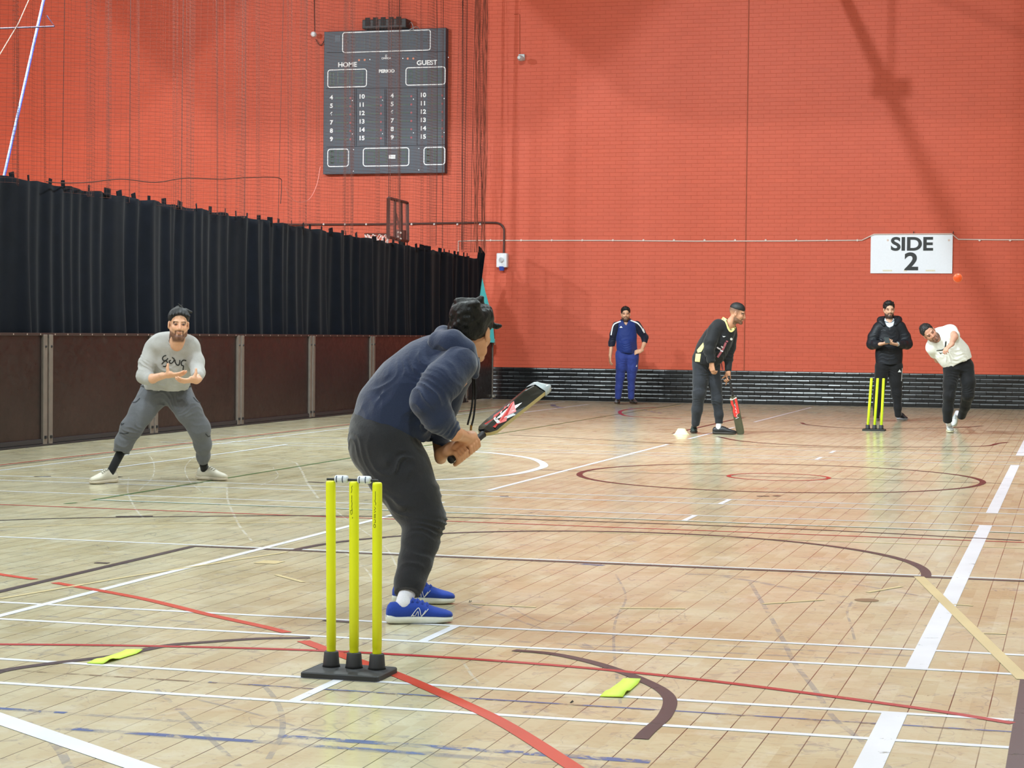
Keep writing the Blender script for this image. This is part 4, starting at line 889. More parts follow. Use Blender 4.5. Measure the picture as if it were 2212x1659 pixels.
# ---------------------------------------------------------------- shoes
def shoe(per, heel, toe, L=.29, lift=0., pitch=0., cols=None, name='shoe', H=1., logo=None, roll=0., laces=None, wid=1.):
    """heel/toe: person-local floor points; pitch>0 raises the heel"""
    M_up, M_so, M_la = cols
    heel = np.array(heel, float); d = np.array(toe, float)-heel; d[2] = 0; d = unit(d); s_ = np.cross(d, [0, 0, 1.]); up = np.array([0, 0, 1.])
    cp, spn = math.cos(pitch), math.sin(pitch)
    toeP = heel+d*L
    def T(x, y, z):
        q = (x-1)*L; qx = q*cp-z*spn*-1*0 - 0; # rotate about the toe tip
        X = q*cp+z*spn; Z = -q*spn+z*cp
        return toeP+d*X+s_*y+up*(Z+lift)
    xs = [0, .02, .06, .13, .22, .32, .42, .52, .62, .72, .82, .90, .96, .99, 1.]
    wU = [.010, .022, .030, .034, .034, .032, .033, .038, .043, .046, .044, .038, .028, .016, .006]
    zt = [.062, .080, .094, .096, .090, .100, .108, .098, .084, .072, .063, .057, .050, .043, .034]
    zb = [.008, .004, .002, .001, 0, 0, 0, 0, 0, 0, .001, .003, .006, .009, .011]
    wS = [.020, .030, .037, .040, .039, .036, .036, .041, .047, .050, .048, .042, .032, .020, .008]
    root = None
    def loft(w, z0f, z1f, n, e=2.4, dome=.0):
        b = MB(); V = []; K = 20
        for i, x in enumerate(xs):
            z0, z1 = z0f(i), z1f(i); hz = (z1-z0)/2; zc = (z1+z0)/2
            for j in range(K):
                a = 2*PI*j/K; ca, sa = math.cos(a), math.sin(a); yy = math.copysign(abs(ca)**(2/e), ca)*w[i]*wid; zz = math.copysign(abs(sa)**(2/e), sa)
                if dome and zz > 0: yy *= (1-dome*zz*zz)
                V.append(T(x, yy, zc+zz*hz))
        b.add(V, [(i*K+j, i*K+(j+1) % K, (i+1)*K+(j+1) % K, (i+1)*K+j) for i in range(len(xs)-1) for j in range(K)]+[tuple(range(K-1, -1, -1)), tuple((len(xs)-1)*K+j for j in range(K))]); return b
    bu = loft(wU, lambda i: zb[i]+.018, lambda i: zt[i]*H, 20, 2.2, .42)
    up_o = bu.build(name, M_up, per.root, smooth=True)
    bs_ = loft(wS, lambda i: zb[i], lambda i: (.034+(.006 if i < 3 else 0)-max(0, i-9)*.0022), 20, 3.2); so = bs_.build('sole', M_so, up_o, smooth=True)
    b = MB()
    for x in ((.40, .47, .54, .61) if laces is None else laces):
        i = np.interp(x, xs, range(len(xs))); zt_ = np.interp(x, xs, zt)*H; w = np.interp(x, xs, wU)
        b.tube([T(x-.01, -w*.62, zt_-.012), T(x, -w*.3, zt_+.001), T(x+.01, w*.3, zt_+.001), T(x-.01, w*.62, zt_-.012)], .0032, 5)
        b.tube([T(x-.03, w*.62, zt_-.010), T(x, 0, zt_+.004), T(x+.03, -w*.62, zt_-.012)], .0028, 5)
    b.build('laces', M_la, up_o, smooth=True)
    if logo:
        b = MB(); lines, side, lw = logo
        for q in lines:
            q = catmull([(*a, 0) for a in q], 4) if len(q) > 2 else [np.array((*a, 0)) for a in q]; P = []
            for a in q:
                x, z = a[0], a[1]; w = np.interp(x, xs, wU)*wid; z0 = np.interp(x, xs, zb)+.018; z1 = np.interp(x, xs, zt)*H; zz = np.clip((z-(z0+z1)/2)/((z1-z0)/2), -.98, .98)
                yy = w*(1-abs(zz)**2.2)**(1/2.2)*(1-(.42*zz*zz if zz > 0 else 0)); P.append(T(x, side*(yy+.0012), z))
            b.tube(P, lw, 4)
        b.build('side_logo', M_w, up_o)
    return up_o
# ---------------------------------------------------------------- bat
def bat(base, axis, face, label, size=1., cols=None, name='cricket_bat'):
    """base: world handle end, axis: handle->toe, face: blade face normal"""
    ax_ = unit(axis); fn = np.array(face, float); fn = unit(fn-ax_*(fn@ax_)); sd = np.cross(ax_, fn)
    r = empty(name, tuple(base)); tag(r, label, 'cricket bat')
    T = lambda s, u, v: (ax_*s+sd*u+fn*v)*size
    M_blade, M_edge, M_grip, M_st1, M_st2 = cols
    b = MB(); b.tube([T(0, 0, 0), T(.004, 0, 0), T(.012, 0, 0)], [.0185*size, .0195*size, .017*size], 14); b.tube([T(.012+.278*i/12, 0, 0) for i in range(13)], [(.0172-.001*(i % 2))*size for i in range(13)], 14); b.build('grip', M_grip, r, smooth=True)
    b = MB()
    st = [(.285, .018, .016, .016), (.30, .036, .017, .022), (.33, .052, .017, .026), (.40, .054, .017, .030), (.50, .054, .017, .038), (.60, .054, .017, .050), (.68, .054, .017, .054), (.76, .054, .017, .044), (.81, .053, .016, .030), (.835, .048, .014, .020), (.848, .034, .010, .012)]
    V = []; K = 10
    for s, w, tf, tb in st:
        e = .016 if s > .35 else .012
        V += [T(s, -w, .004), T(s, -w*.6, tf*.55), T(s, 0, tf*.62), T(s, w*.6, tf*.55), T(s, w, .004), T(s, w, -e), T(s, w*.55, -e-(tb-e)*.45), T(s, w*.08, -tb), T(s, -w*.08, -tb), T(s, -w*.55, -e-(tb-e)*.45), T(s, -w, -e)]
    K = 11; Fs = [(i*K+j, i*K+(j+1) % K, (i+1)*K+(j+1) % K, (i+1)*K+j) for i in range(len(st)-1) for j in range(K)]+[tuple(range(K-1, -1, -1)), tuple((len(st)-1)*K+j for j in range(K))]
    b.add(V, Fs)
    for i, f in enumerate(Fs):
        if i < (len(st)-1)*K: b.m[i] = 0 if (i % K) in (0, 1, 2, 3) else (1 if (i % K) in (5, 6, 7, 8, 9) else 0)
    o = b.build('blade', [M_blade, M_edge], r); 
    def st_(name, poly, m, side, off=.0015):
        b = MB(); V = []
        for s, u in poly:
            w = .054; tb = np.interp(s, [q[0] for q in st], [q[3] for q in st]); e = .016
            if side > 0: v = .0110+off if abs(u) < .032 else .0085+off
            else:
                a = abs(u)/.054; v = -(np.interp(a, [0, .08, .55, 1.], [tb, tb, e+(tb-e)*.45, e])+off)
            V.append(T(s, u, v))
        b.add(V, [tuple(range(len(V)))]); return b.build(name, m, o)
    return r, T, st_, o

def dleg(per, S, T_, js, heel, d, L=.29, sock=None, k=.035, low=.0, br=.66, sock_r=.036):
    """js: photo px joints (x, y, dd, r px) down to the cuff; heel world floor point; d: toe direction (local)"""
    pts = [per.J(*j) for j in js]; T_.chain(pts, k)
    h = np.array([(heel-per.base)@R0, (heel-per.base)@F0, low]); d = unit([d[0], d[1], 0]); an = h+d*.075+np.array([0, 0, .085])
    q = [(p, r*br) for p, r in pts]; q[-1] = (q[-1][0], min(q[-1][1], .028)); S.chain(q, .03); S.chain([q[-1], (an, .021), (h+d*.078+np.array([0, 0, .046]), .016), (h+d*(L*.70)+np.array([0, 0, .034]), .012)], .006)
    pc, rc = pts[-1]; dn = unit(an-pts[-2][0]); T_.cut(pc+dn*.01, unit(an-pc)+np.array([0, 0, -1.]), rc*2.2+.02, pc+unit(an-pc)*rc*1.6)
    b = MB(); a0 = pc-unit(an-pc)*.03; b.tube([a0, (a0+an)/2, an-np.array([0, 0, .0]), h+d*.075+np.array([0, 0, .055])], [min(rc*.85, sock_r+.003), sock_r, sock_r*.95, sock_r*.85], 16); b.build('sock', sock, per.root, smooth=True)
# ---------------------------------------------------------------- skin tones, cloth
W1 = (M_w,)
# ================= 1 near batter in the blue hoodie =================
p = Person(905, 1345, 'batter crouching in navy hoodie, charcoal joggers and blue trainers, raising a bat')
J, P = p.J, p.P
SK = (214, 156, 118)
S = Sdf(.005); S.base = (0, 1)
hc = P(1021, 716, .34); hR = frame((.42, .90, -.10), (.10, .10, 1.)); head(S, hc, hR, 1.04)
S.chain([(hc-hR[2]*.05-hR[1]*.01, .056), (P(1000, 765, .33), .058), (P(975, 790, .32), .075)], .03)
S.chain([J(965, 800, .30, 52), J(900, 860, .30, 52), J(835, 930, .30, 58)], .05, (np.array([0, 1, 0]), 1.25))
for sh, el, wr in ((P(980, 790, .14), P(924, 868, .04), P(984, 936, .10)), (P(975, 800, .48), P(940, 890, .54), P(952, 990, .30))): S.chain([(sh, .042), (el, .034), (wr, .027)], .015)
M_sock = fabric('white_sock', (226, 226, 236), bs=.2)
T_ = Sdf(.005); T_.base = (.004, 8); T_.chain([J(830, 925, .30, 74), J(828, 960, .30, 76)], .05, (np.array([0, 1, 0]), 1.15))
dleg(p, S, T_, [(829, 958, .22, 76), (862, 1020, .20, 68), (893, 1075, .17, 57), (917, 1122, .15, 44), (908, 1170, .12, 37), (897, 1215, .09, 34), (886, 1255, .06, 31), (880, 1280, .06, 28)], fl(834, 1347), (1, .24), sock=M_sock)
dleg(p, S, T_, [(835, 960, .42, 72), (870, 1030, .45, 62), (912, 1110, .48, 42), (903, 1175, .55, 33), (898, 1232, .64, 26)], fl(847, 1303), (1, .03), sock=M_sock)
ba = P(973, 994, .20); bt = P(1186, 826, .86); bax = unit(bt-ba)
# hands close round the handle
for (w_, c_, sg, th) in ((P(982, 934, .12), P(1000, 965, .29), -1, 1), (P(950, 985, .27), P(972, 994, .20), 1, -1)):
    pass
g1 = ba+bax*.155; g2 = ba+bax*.055
def grip_hand(S, g, ax, outward, wrist, sc=1.06, flip=1):
    """fist wrapped round a handle: knuckle row along ax, back of hand toward outward"""
    ax = unit(ax); o = np.array(outward, float); o = unit(o-ax*(o@ax)); t = np.cross(ax, o)*flip
    # palm pad on the outward side
    S.cone(g+o*.030*sc-ax*.030*sc, g+o*.030*sc+ax*.030*sc, .021*sc, .022*sc, .012)
    S.cone(np.array(wrist), g+o*.036*sc, .029*sc, .026*sc, .03)
    for i, u in enumerate((-.032, -.011, .010, .031)):
        c = g+ax*u*sc; r = .0105*sc; Rr = .029*sc
        pts = [c+Rr*(o*math.cos(a)+t*math.sin(a)) for a in (.35, 1.1, 1.9, 2.7, 3.5)]
        pts[0] = pts[0]+o*.006
        for a_, b_ in zip(pts[:-1], pts[1:]): S.cone(a_, b_, r, r*.95, .004)
    c = g+ax*.040*sc; pts = [c+.030*sc*(o*math.cos(a)-t*math.sin(a)) for a in (.2, 1.0, 1.9, 2.6)]
    pts = [q+ax*.006*i for i, q in enumerate(pts)]
    for a_, b_ in zip(pts[:-1], pts[1:]): S.cone(a_, b_, .0125*sc, .0115*sc, .006)
grip_hand(S, g1, bax, (-.35, -.75, .45), P(982, 936, .10), flip=1)
grip_hand(S, g2, bax, (-.75, -.55, .25), P(952, 982, .26), flip=1)
S.build('body', M_skin, p.root, face_col(hc, hR, 1.04, SK, None))
# hair
M_hair = newmat('black_glossy_hair'); _m, _nt, _b = M_hair; setcol(_b, s2l((9, 9, 10))); _b.inputs['Roughness'].default_value = .42; _b.inputs['Specular IOR Level'].default_value = .3
_V = coord(_nt, (1, 1, .35)); bump(_nt, _b, noise(_nt, _V, 90, 4, .6, .5), .8, .006); M_hair = _m
H = Sdf(.004); H.base = (.009, 26)
Th = lambda x, y, z: hc+(x*hR[0]+y*hR[1]+z*hR[2])*1.04
H.ell(Th(0, -.022, .046), (.090, .108, .086), hR); H.ell(Th(-.01, -.055, .010), (.078, .068, .075), hR, .02); H.ell(Th(-.03, .01, .085), (.07, .08, .045), hR, .02)
H.cut(Th(0, .066, .03), hR[1]*.9-hR[2]*.35); H.cut(Th(0, -.05, -.062), -hR[2]-hR[1]*.25)
for s_ in (1, -1): H.ell(Th(s_*.090, .002, -.020), (.036, .040, .042), hR, .006, True)
for q in range(0, 46, 3):
    a = q*2.399; u = math.sqrt((q+.5)/46.)*1.45; n_ = np.array([math.sin(u)*math.cos(a), math.sin(u)*math.sin(a), math.cos(u)]); c_ = np.array([0, -.03, .05]); r_ = np.array([.084, .102, .084])
    t_ = np.array([math.cos(q*1.7), math.sin(q*1.3), .35])*.022; a0 = c_+n_*r_; a1 = a0+n_*.002+t_*1.1; H.cone(Th(*(a0-n_*.016)), Th(*(a0+t_*1.2-n_*.004)), .026, .016, .03)
H.chain([(hc+np.array([.07, .05, .045]), .016), (hc+np.array([.105, .05, .022]), .007), (hc+np.array([.124, .05, .026]), .003)], .010)
hair = H.build('hair', M_hair, p.root)
# hoodie
M_hood = fabric('navy_marl_fleece', (35, 45, 72), var=.16, sc=7, sheen=.35, bs=.5)
G = Sdf(.005); G.base = (.004, 7)
G.chain([J(828, 935, .30, 76), J(852, 885, .30, 76), J(885, 842, .30, 76), J(925, 805, .30, 70), J(962, 785, .31, 60), J(985, 782, .32, 48)], .05, (np.array([0, 1, 0]), 1.22))
G.cone(P(895, 860, .26), P(872, 915, .26), .125, .13, .06)
G.chain([J(990, 785, .14, 42), J(955, 825, .07, 43), J(926, 866, .03, 37), J(948, 902, .05, 33), J(972, 925, .09, 25)], .035)
G.cone(P(972, 925, .09), P(983, 934, .10), .045, .036, .01)
G.chain([J(985, 795, .50, 44), J(955, 860, .58, 40), J(935, 925, .52, 34), J(940, 955, .38, 30), J(950, 975, .30, 24)], .035)
G.cone(P(950, 975, .30), P(954, 983, .28), .040, .037, .01)
G.chain([J(1000, 760, .33, 34), J(1012, 795, .33, 22)], .03)
G.cone(hc, P(985, 790, .30), .07, .075, .01, sub=True)
hem = P(829, 932, .3); hd = unit(P(800, 975, .3)-P(845, 880, .3)); G.cut(P(829, 925, .3), unit(P(812, 985, .3)-P(830, 925, .3)), .42, P(815, 990, .3))
G.cut(P(988, 938, .10), unit(bax*.4+np.array([.5, .2, -.5])), .07); G.cut(P(956, 987, .27), np.array([.15, -.1, -.9]), .065)
G.fold(P(880, 915, .15), .16, (.55, 0, 1), .07, .010).fold(P(925, 870, .0), .12, (.8, .2, .6), .045, .011).fold(P(985, 805, .1), .12, (.8, 0, .5), .06, .009).fold(P(960, 915, .05), .09, (.8, .3, -.5), .035, .008).fold(P(850, 840, .2), .16, (.7, 0, -.7), .08, .007).fold(P(930, 780, .2), .15, (.9, 0, .3), .08, .007).fold(P(935, 945, .35), .08, (.2, 0, 1), .03, .007)
hoodie = G.build('hoodie', M_hood, p.root)
# waistband rib of hoodie
G2 = Sdf(.005); G2.base = (.002, 9)
G2.chain([J(935, 757, .25, 11), J(950, 742, .20, 24), J(976, 742, .17, 30), J(1000, 760, .16, 26), J(1017, 786, .17, 16), J(1026, 810, .20, 9)], .03); G2.chain([J(938, 754, .30, 13), J(957, 724, .36, 15), J(985, 728, .46, 16), J(1005, 748, .50, 14)], .04); G2.chain([J(950, 742, .20, 20), J(960, 728, .34, 20)], .03)
G2.ell(hc+hR[2]*.02, (.098, .112, .115), hR, .012, True); G2.fold(P(970, 745, .15), .12, (.45, 0, 1), .06, .010); G2.build('hood', M_hood, hoodie)
b = MB(); M_cord = plain('black_drawcord', (24, 22, 26), .8)
b.tube(catmull([P(1020, 800, .22), P(1022, 840, .20), P(1019, 880, .20), P(1010, 918, .20)], 5), .005, 6); b.build('drawstring', M_cord, hoodie, smooth=True)
b = MB(); b.tube(catmull([P(1024, 800, .25), P(1027, 850, .23), P(1024, 895, .23), P(1017, 926, .23)], 5), .005, 6); b.build('drawstring', M_cord, hoodie, smooth=True)
b = MB(); b.tube([P(1018, 918, .23), P(1017, 930, .23)], .0058, 6); b.build('drawstring_tip', plain('brass_tip', (150, 110, 50), .4, .6), hoodie)
# joggers
M_jog = fabric('charcoal_jersey', (36, 37, 42), var=.14, sc=6, sheen=.3, bs=.45)
T_.cut(P(838, 905, .3), unit(P(855, 850, .3)-P(830, 950, .3)), .4, P(838, 840, .3))
T_.fold(P(917, 1130, .1), .13, (.25, 0, 1), .042, .012).fold(P(880, 1270, .03), .09, (.35, 0, 1), .030, .010).fold(P(870, 975, .1), .15, (.55, 0, 1), .06, .009).fold(P(905, 1010, .1), .12, (-.5, 0, 1), .05, .006).fold(P(895, 1205, .05), .11, (.3, 0, 1), .05, .008).fold(P(890, 1080, .1), .12, (.5, 0, 1), .06, .006).fold(P(780, 950, .2), .10, (.1, 0, 1), .06, .005)
jog = T_.build('joggers', M_jog, p.root)
M_blu = fabric('royal_blue_mesh', (38, 66, 158), var=.1, sc=25, bs=.2); M_sole = plain('white_foam_sole', (214, 216, 205), .6, var=.08, sc=30); M_lb = plain('blue_lace', (46, 74, 170), .8)
NB = ([[(.36, .034), (.44, .066), (.475, .068), (.50, .040)], [(.50, .040), (.515, .036), (.57, .060)], [(.42, .036), (.455, .056), (.465, .034)], [(.51, .032), (.58, .056), (.61, .066)], [(.37, .034), (.385, .040), (.395, .034), (.41, .038)]], 1, .0014)
h0 = fl(836, 1352); t0 = fl(986, 1350); lo_ = lambda w: np.array([(w-p.base)@R0, (w-p.base)@F0, 0])
s1 = shoe(p, lo_(fl(834, 1347)), lo_(fl(983, 1344)), .295, cols=(M_blu, M_sole, M_lb), logo=NB)
s2 = shoe(p, lo_(fl(847, 1303)), lo_(fl(981, 1304)), .295, cols=(M_blu, M_sole, M_lb), logo=NB)
b = MB(); b.tube(catmull([P(881, 1284, -.01), P(880, 1291, -.012), P(882, 1296, -.01)], 3), .002, 4); b.build('lace_end', M_w, p.root)
# bat in hands
M_blc = plain('black_gloss_bat_cover', (20, 22, 22), .12, var=.1, spec=.8); M_wil = plain('willow_wood', (196, 176, 120), .35, var=.1, sc=20); M_gripk = plain('black_rubber_grip', (30, 26, 28), .6, bs=.3, sc=80)
M_redst = plain('red_sticker', (220, 56, 52), .35); M_whst = plain('white_sticker', (228, 224, 224), .35); M_clear = plain('clear_toe_guard', (170, 180, 184), .18, var=.2, sc=40)
def towld(q): return p.base+R0*q[0]+F0*q[1]+np.array([0, 0, q[2]])
def tovec(v): return R0*v[0]+F0*v[1]+np.array([0, 0, v[2]])
bface = tovec((.28, .70, -.82))
br_, BT_, stk, blade = bat(towld(ba), tovec(bax), bface, 'cricket bat with black and red cover raised by the batter in the navy hoodie', .96, (M_wil, M_blc, M_gripk, M_redst, M_whst))
stk('red_sticker', [(.335, -.040), (.345, .030), (.40, .012), (.44, .034), (.50, .014), (.53, .030), (.57, -.002), (.52, -.044), (.46, -.030), (.42, -.050), (.37, -.034)], M_redst, -1)
for a in (.37, .43, .50): stk('white_flash', [(a, -.030), (a+.020, -.036), (a+.045, .010), (a+.022, .006)], M_whst, -1, .003)
b = MB()
for s, w, a_, c_ in ((.775, .0555, .014, .046), (.81, .0555, .013, .036), (.840, .050, .012, .025), (.853, .036, .010, .016)): b.v += [tuple(BT_(s, u, v)) for u, v in ((-w, a_*.6), (0, a_), (w, a_*.6), (w, -.02), (w*.5, -.02-(c_-.02)*.5), (0, -c_), (-w*.5, -.02-(c_-.02)*.5), (-w, -.02))]
b.f = [(i*8+j, i*8+(j+1) % 8, (i+1)*8+(j+1) % 8, (i+1)*8+j) for i in range(3) for j in range(8)]+[tuple(24+j for j in range(8))]; b.m = [0]*len(b.f); b.build('toe_guard', M_clear, br_, smooth=True)

# ================= 2 fielder in grey =================
p = Person(350, 1043, 'bearded fielder crouching legs apart in grey sweatshirt and grey cargo trousers')
J, P = p.J, p.P; SK = (222, 170, 138)
S = Sdf(.005); S.base = (0, 1)
hc = P(386, 700, -.36); hR = frame((.26, -1, -.02), (.03, -.0, 1.)); head(S, hc, hR, 1.02)
S.chain([(hc-hR[2]*.06+np.array([0, .02, 0]), .055), (P(383, 742, -.28), .060), (P(377, 765, -.17), .06)], .03)
S.chain([J(372, 775, -.18, 30), J(364, 815, -.03, 20)], .05, (np.array([0, 1, 0]), .7))
rw = P(350, 812, -.44); lw = P(424, 822, -.52)
S.chain([(P(325, 757, -.2), .042), (P(311, 813, -.28), .036), (P(330, 818, -.36), .036), (rw, .029)], .02); S.chain([(P(420, 759, -.2), .042), (P(429, 806, -.30), .036), (lw, .030)], .02)
hand(S, P(358, 811, -.46), (.95, -.15, .05), (.1, .25, .8), 1, curl=.18, sc=1.08, thumb_dir=(-.12, -.1, 1))
hand(S, P(424, 820, -.53), (-.75, -.45, -.10), (.2, .5, .85), -1, curl=.25, sc=1.08, thumb_dir=(.35, .2, .9))
M_bsock = fabric('black_sock', (26, 26, 28), bs=.2); T_ = Sdf(.005); T_.base = (.0035, 8)
T_.chain([J(338, 838, .06, 27), J(383, 838, .06, 27)], .04, (np.array([0, 1, 0]), .95))
dleg(p, S, T_, [(332, 853, .06, 33), (308, 888, .0, 26), (284, 925, -.04, 23), (268, 955, -.02, 19), (262, 975, .03, 17.5)], fl(252, 1042), (-.55, -.85), sock=M_bsock)
dleg(p, S, T_, [(384, 852, .08, 33), (407, 888, .0, 27), (430, 925, .04, 23), (438, 960, .14, 18.5), (439, 985, .24, 14), (439, 998, .28, 11)], fl(426, 1036), (.9, -.42), sock=M_bsock)
S.build('body', M_skin, p.root, face_col(hc, hR, 1.02, SK, .85, (84, 48, 34)))
H = Sdf(.004); H.base = (.003, 24); Th = lambda x, y, z, c=hc, R=hR: c+(x*R[0]+y*R[1]+z*R[2])*1.02
H.ell(Th(0, -.022, .052), (.087, .103, .086), hR); H.cut(Th(0, .045, .035), hR[1]*.75-hR[2]*.65); H.cut(Th(0, -.03, -.05), -hR[2]-hR[1]*.2)
for s_ in (1, -1): H.ell(Th(s_*.085, .02, -.015), (.03, .04, .045), hR, .006, True)
for x0 in np.linspace(-.065, .065, 7): H.cone(Th(x0*.8, .035, .115-.3*abs(x0)), Th(x0*1.15, .088-.4*abs(x0), .088-.35*abs(x0)), .018, .010, .010)
H.cone(Th(-.02, .0, .13), Th(.012, .01, .165), .012, .003, .006); H.cone(Th(-.05, .0, .11), Th(-.095, .0, .10), .02, .01, .012); H.cone(Th(.01, -.03, .13), Th(-.03, -.03, .155), .014, .005, .008)
M_hair2 = plain('dark_matt_hair', (26, 25, 27), .6, var=.2, bs=.6, sc=120); H.build('hair', M_hair2, p.root)
M_gsw = fabric('pale_grey_sweatshirt', (168, 166, 164), var=.05, sc=6, bs=.4)
G = Sdf(.005); G.base = (.0035, 7)
G.chain([J(371, 752, -.21, 36), J(369, 785, -.16, 45), J(364, 812, -.08, 47), J(358, 832, 0, 47)], .05, (np.array([0, 1, .3]), .66))
G.cone(P(343, 745, -.22), P(408, 748, -.22), .09, .09, .05)
G.chain([J(330, 752, -.20, 19), J(317, 785, -.24, 18), J(312, 812, -.28, 17), J(322, 818, -.33, 14)], .03); G.chain([J(415, 755, -.20, 18), J(424, 782, -.24, 17), J(428, 805, -.32, 14), J(427, 812, -.40, 12.5)], .03)
G.cone(P(352, 738, -.22), P(396, 738, -.22), .055, .055, .05)
G.cone(hc, P(379, 743, -.24), .058, .058, .006, sub=True); G.ell(P(379, 738, -.34), (.060, .09, .034), None, .01, True)
G.cut(P(358, 840, 0), (0, .1, -1), .6, P(358, 885, 0)); G.cut(P(327, 818, -.36), (.95, -.3, 0), .075, P(333, 818, -.37)); G.cut(P(425, 814, -.43), (-.3, -.9, -.25), .07, P(424, 817, -.46))
G.fold(P(340, 800, -.2), .14, (.8, 0, .7), .07, .012).fold(P(400, 800, -.2), .13, (-.8, 0, .6), .07, .010).fold(P(313, 800, -.28), .08, (.3, 0, 1), .035, .010).fold(P(428, 795, -.3), .08, (.2, 0, 1), .035, .009).fold(P(365, 825, -.1), .15, (.3, 0, 1), .05, .009).fold(P(335, 765, -.25), .09, (.8, 0, .6), .05, .007)
sw = G.build('sweatshirt', M_gsw, p.root); M_ink2 = plain('black_screen_print', (20, 20, 22), .6)
q_ = lambda L: [(300+x/14.75, 750+y/14.75) for x, y in L]
p.stroke('printed_letters', G, [q_(L) for L in ([(870, 265), (800, 285), (755, 340), (760, 400), (820, 430), (890, 400), (925, 350)], [(725, 545), (800, 460), (860, 440), (905, 480), (890, 560), (840, 615), (770, 610)], [(1050, 330), (1110, 360), (1120, 420), (1080, 480), (1020, 520), (970, 480), (970, 440), (1020, 420)], [(1150, 400), (1160, 480), (1210, 560), (1270, 570), (1300, 500), (1305, 410)], [(1510, 435), (1430, 415), (1370, 450), (1350, 520), (1370, 580), (1420, 600), (1410, 700), (1430, 750)])], 2.3, M_ink2, sw, .004)
p.stroke('collar_rib', G, [[(357, 728), (362, 738), (370, 746), (379, 749), (388, 746), (395, 739), (399, 731)]], 3.2, M_gsw, sw, .005)
M_gtr = fabric('blue_grey_cotton_twill', (98, 100, 106), var=.08, sc=5, bs=.5)
T_.cut(P(360, 826, 0), (0, 0, 1), .5, P(360, 800, 0))
T_.fold(P(262, 970, .0), .10, (.3, 0, 1), .035, .012).fold(P(439, 992, -.05), .08, (.2, 0, 1), .03, .009).fold(P(358, 862, -.05), .15, (.4, 0, 1), .05, .009).fold(P(285, 925, -.08), .10, (.6, 0, 1), .05, .009).fold(P(430, 925, -.15), .10, (-.5, 0, 1), .05, .009).fold(P(400, 880, -.1), .12, (-.6, 0, 1), .06, .006)
tr = T_.build('cargo_trousers', M_gtr, p.root); M_gd = plain('dark_seam_cord', (52, 54, 60), .9)
p.stroke('pocket_flap', T_, [[(284, 869), (293, 868), (302, 860)], [(263, 913), (262, 918), (268, 914)]], 2.0, M_gd, tr, .004); p.stroke('pocket_flap', T_, [[(418, 858), (425, 866), (433, 871)], [(444, 937), (450, 943), (455, 941)], [(258, 935), (268, 937), (278, 935)]], 2.0, M_gd, tr, .004)  # pocket flaps drawn as dark strokes
p.stroke('belt', T_, [[(303, 833), (330, 838), (362, 841), (395, 838), (414, 834)]], 3.5, plain('dark_belt', (40, 40, 38), .7), tr, .005)
M_sh = plain('cream_leather', (206, 200, 184), .5, var=.05, sc=20); M_shs = plain('cream_sole', (200, 188, 168), .6); M_shl = plain('pale_lace', (176, 172, 160), .8)
lo_ = lambda w: np.array([(w-p.base)@R0, (w-p.base)@F0, 0])
a = lo_(fl(252, 1042)); shoe(p, a, a+np.array([-.55, -.85, 0]), .30, cols=(M_sh, M_shs, M_shl), H=1.12)
a = lo_(fl(426, 1036)); shoe(p, a, a+np.array([.9, -.42, 0]), .30, cols=(M_sh, M_shs, M_shl), H=1.12)

# ================= 3 man in navy by the wall =================
p = Person(1346, 875, 'bearded man in navy track top and navy trousers, one hand on hip')
J, P = p.J, p.P; SK = (212, 160, 128)
S = Sdf(.006); S.base = (0, 1)
hc = P(1351.3, 678, -.04); hR = frame((0, -1, -.02), (-.02, 0, 1.)); head(S, hc, hR, 1.04)
S.chain([(hc-hR[2]*.07+np.array([0, .02, 0]), .055), (P(1352, 697, 0), .058), (P(1352, 708, 0), .08)], .03)
S.chain([J(1353, 712, 0, 17), J(1355, 750, 0, 14)], .05, (np.array([0, 1, 0]), .6))
S.chain([(P(1331, 705, 0), .05), (P(1322, 738, .04), .040), (P(1318, 768, -.02), .028)], .02); S.chain([(P(1376, 703, 0), .05), (P(1394, 731, .06), .042), (P(1391, 744, .02), .036), (P(1386, 757, -.06), .027)], .02)
hand(S, P(1318, 770, -.02), (.0, -.1, -1), (.6, .2, 0), -1, curl=.35, sc=1.05)
hand(S, P(1385.5, 757, -.07), (-.95, -.25, -.30), (.1, .9, -.2), 1, curl=.30, sc=1.05, thumb_dir=(-.2, .6, .5))
T_ = Sdf(.006); T_.base = (.003, 8); T_.chain([J(1344, 765, 0, 14.5), J(1366, 765, 0, 14.5)], .04, (np.array([0, 1, 0]), .8))
dleg(p, S, T_, [(1344, 775, 0, 14.5), (1342, 795, 0, 11.5), (1339.5, 815, 0, 9.3), (1337, 838, 0, 7.8), (1335.3, 858, 0, 7)], fl(1335.5, 871), (-.05, -.32), sock=M_bsock)
dleg(p, S, T_, [(1366, 775, 0, 14.5), (1366, 795, 0, 11.5), (1364, 815, 0, 9), (1363.6, 838, 0, 7.6), (1363.4, 858, 0, 7)], fl(1363, 871), (.08, -.32), sock=M_bsock)
S.build('body', M_skin, p.root, face_col(hc, hR, 1.04, SK, .9, (44, 30, 26)))
def shorthair(hc, hR, sc, mat, parent, res=.005, vol=1., fringe=.045, tilt=.65, sides=-.03, quiff=0.):
    H = Sdf(res); H.base = (.006, 48); Th = lambda x, y, z: hc+(x*hR[0]+y*hR[1]+z*hR[2])*sc
    H.ell(Th(0, -.020, .048), np.array((.083*vol, .102*vol, .088*vol))*sc, hR); H.cut(Th(0, fringe, .042), hR[1]*.75-hR[2]*tilt); H.cut(Th(0, -.03, sides), -hR[2]-hR[1]*.2)
    for s_ in (1, -1): H.ell(Th(s_*.085, .038, -.03), np.array((.03, .042, .045))*sc, hR, .006, True)
    if quiff: H.chain([(Th(-.045, .055, .095), .022), (Th(0, .066, .10), .024), (Th(.045, .055, .095), .022)], .02)
    return H.build('hair', mat, parent)
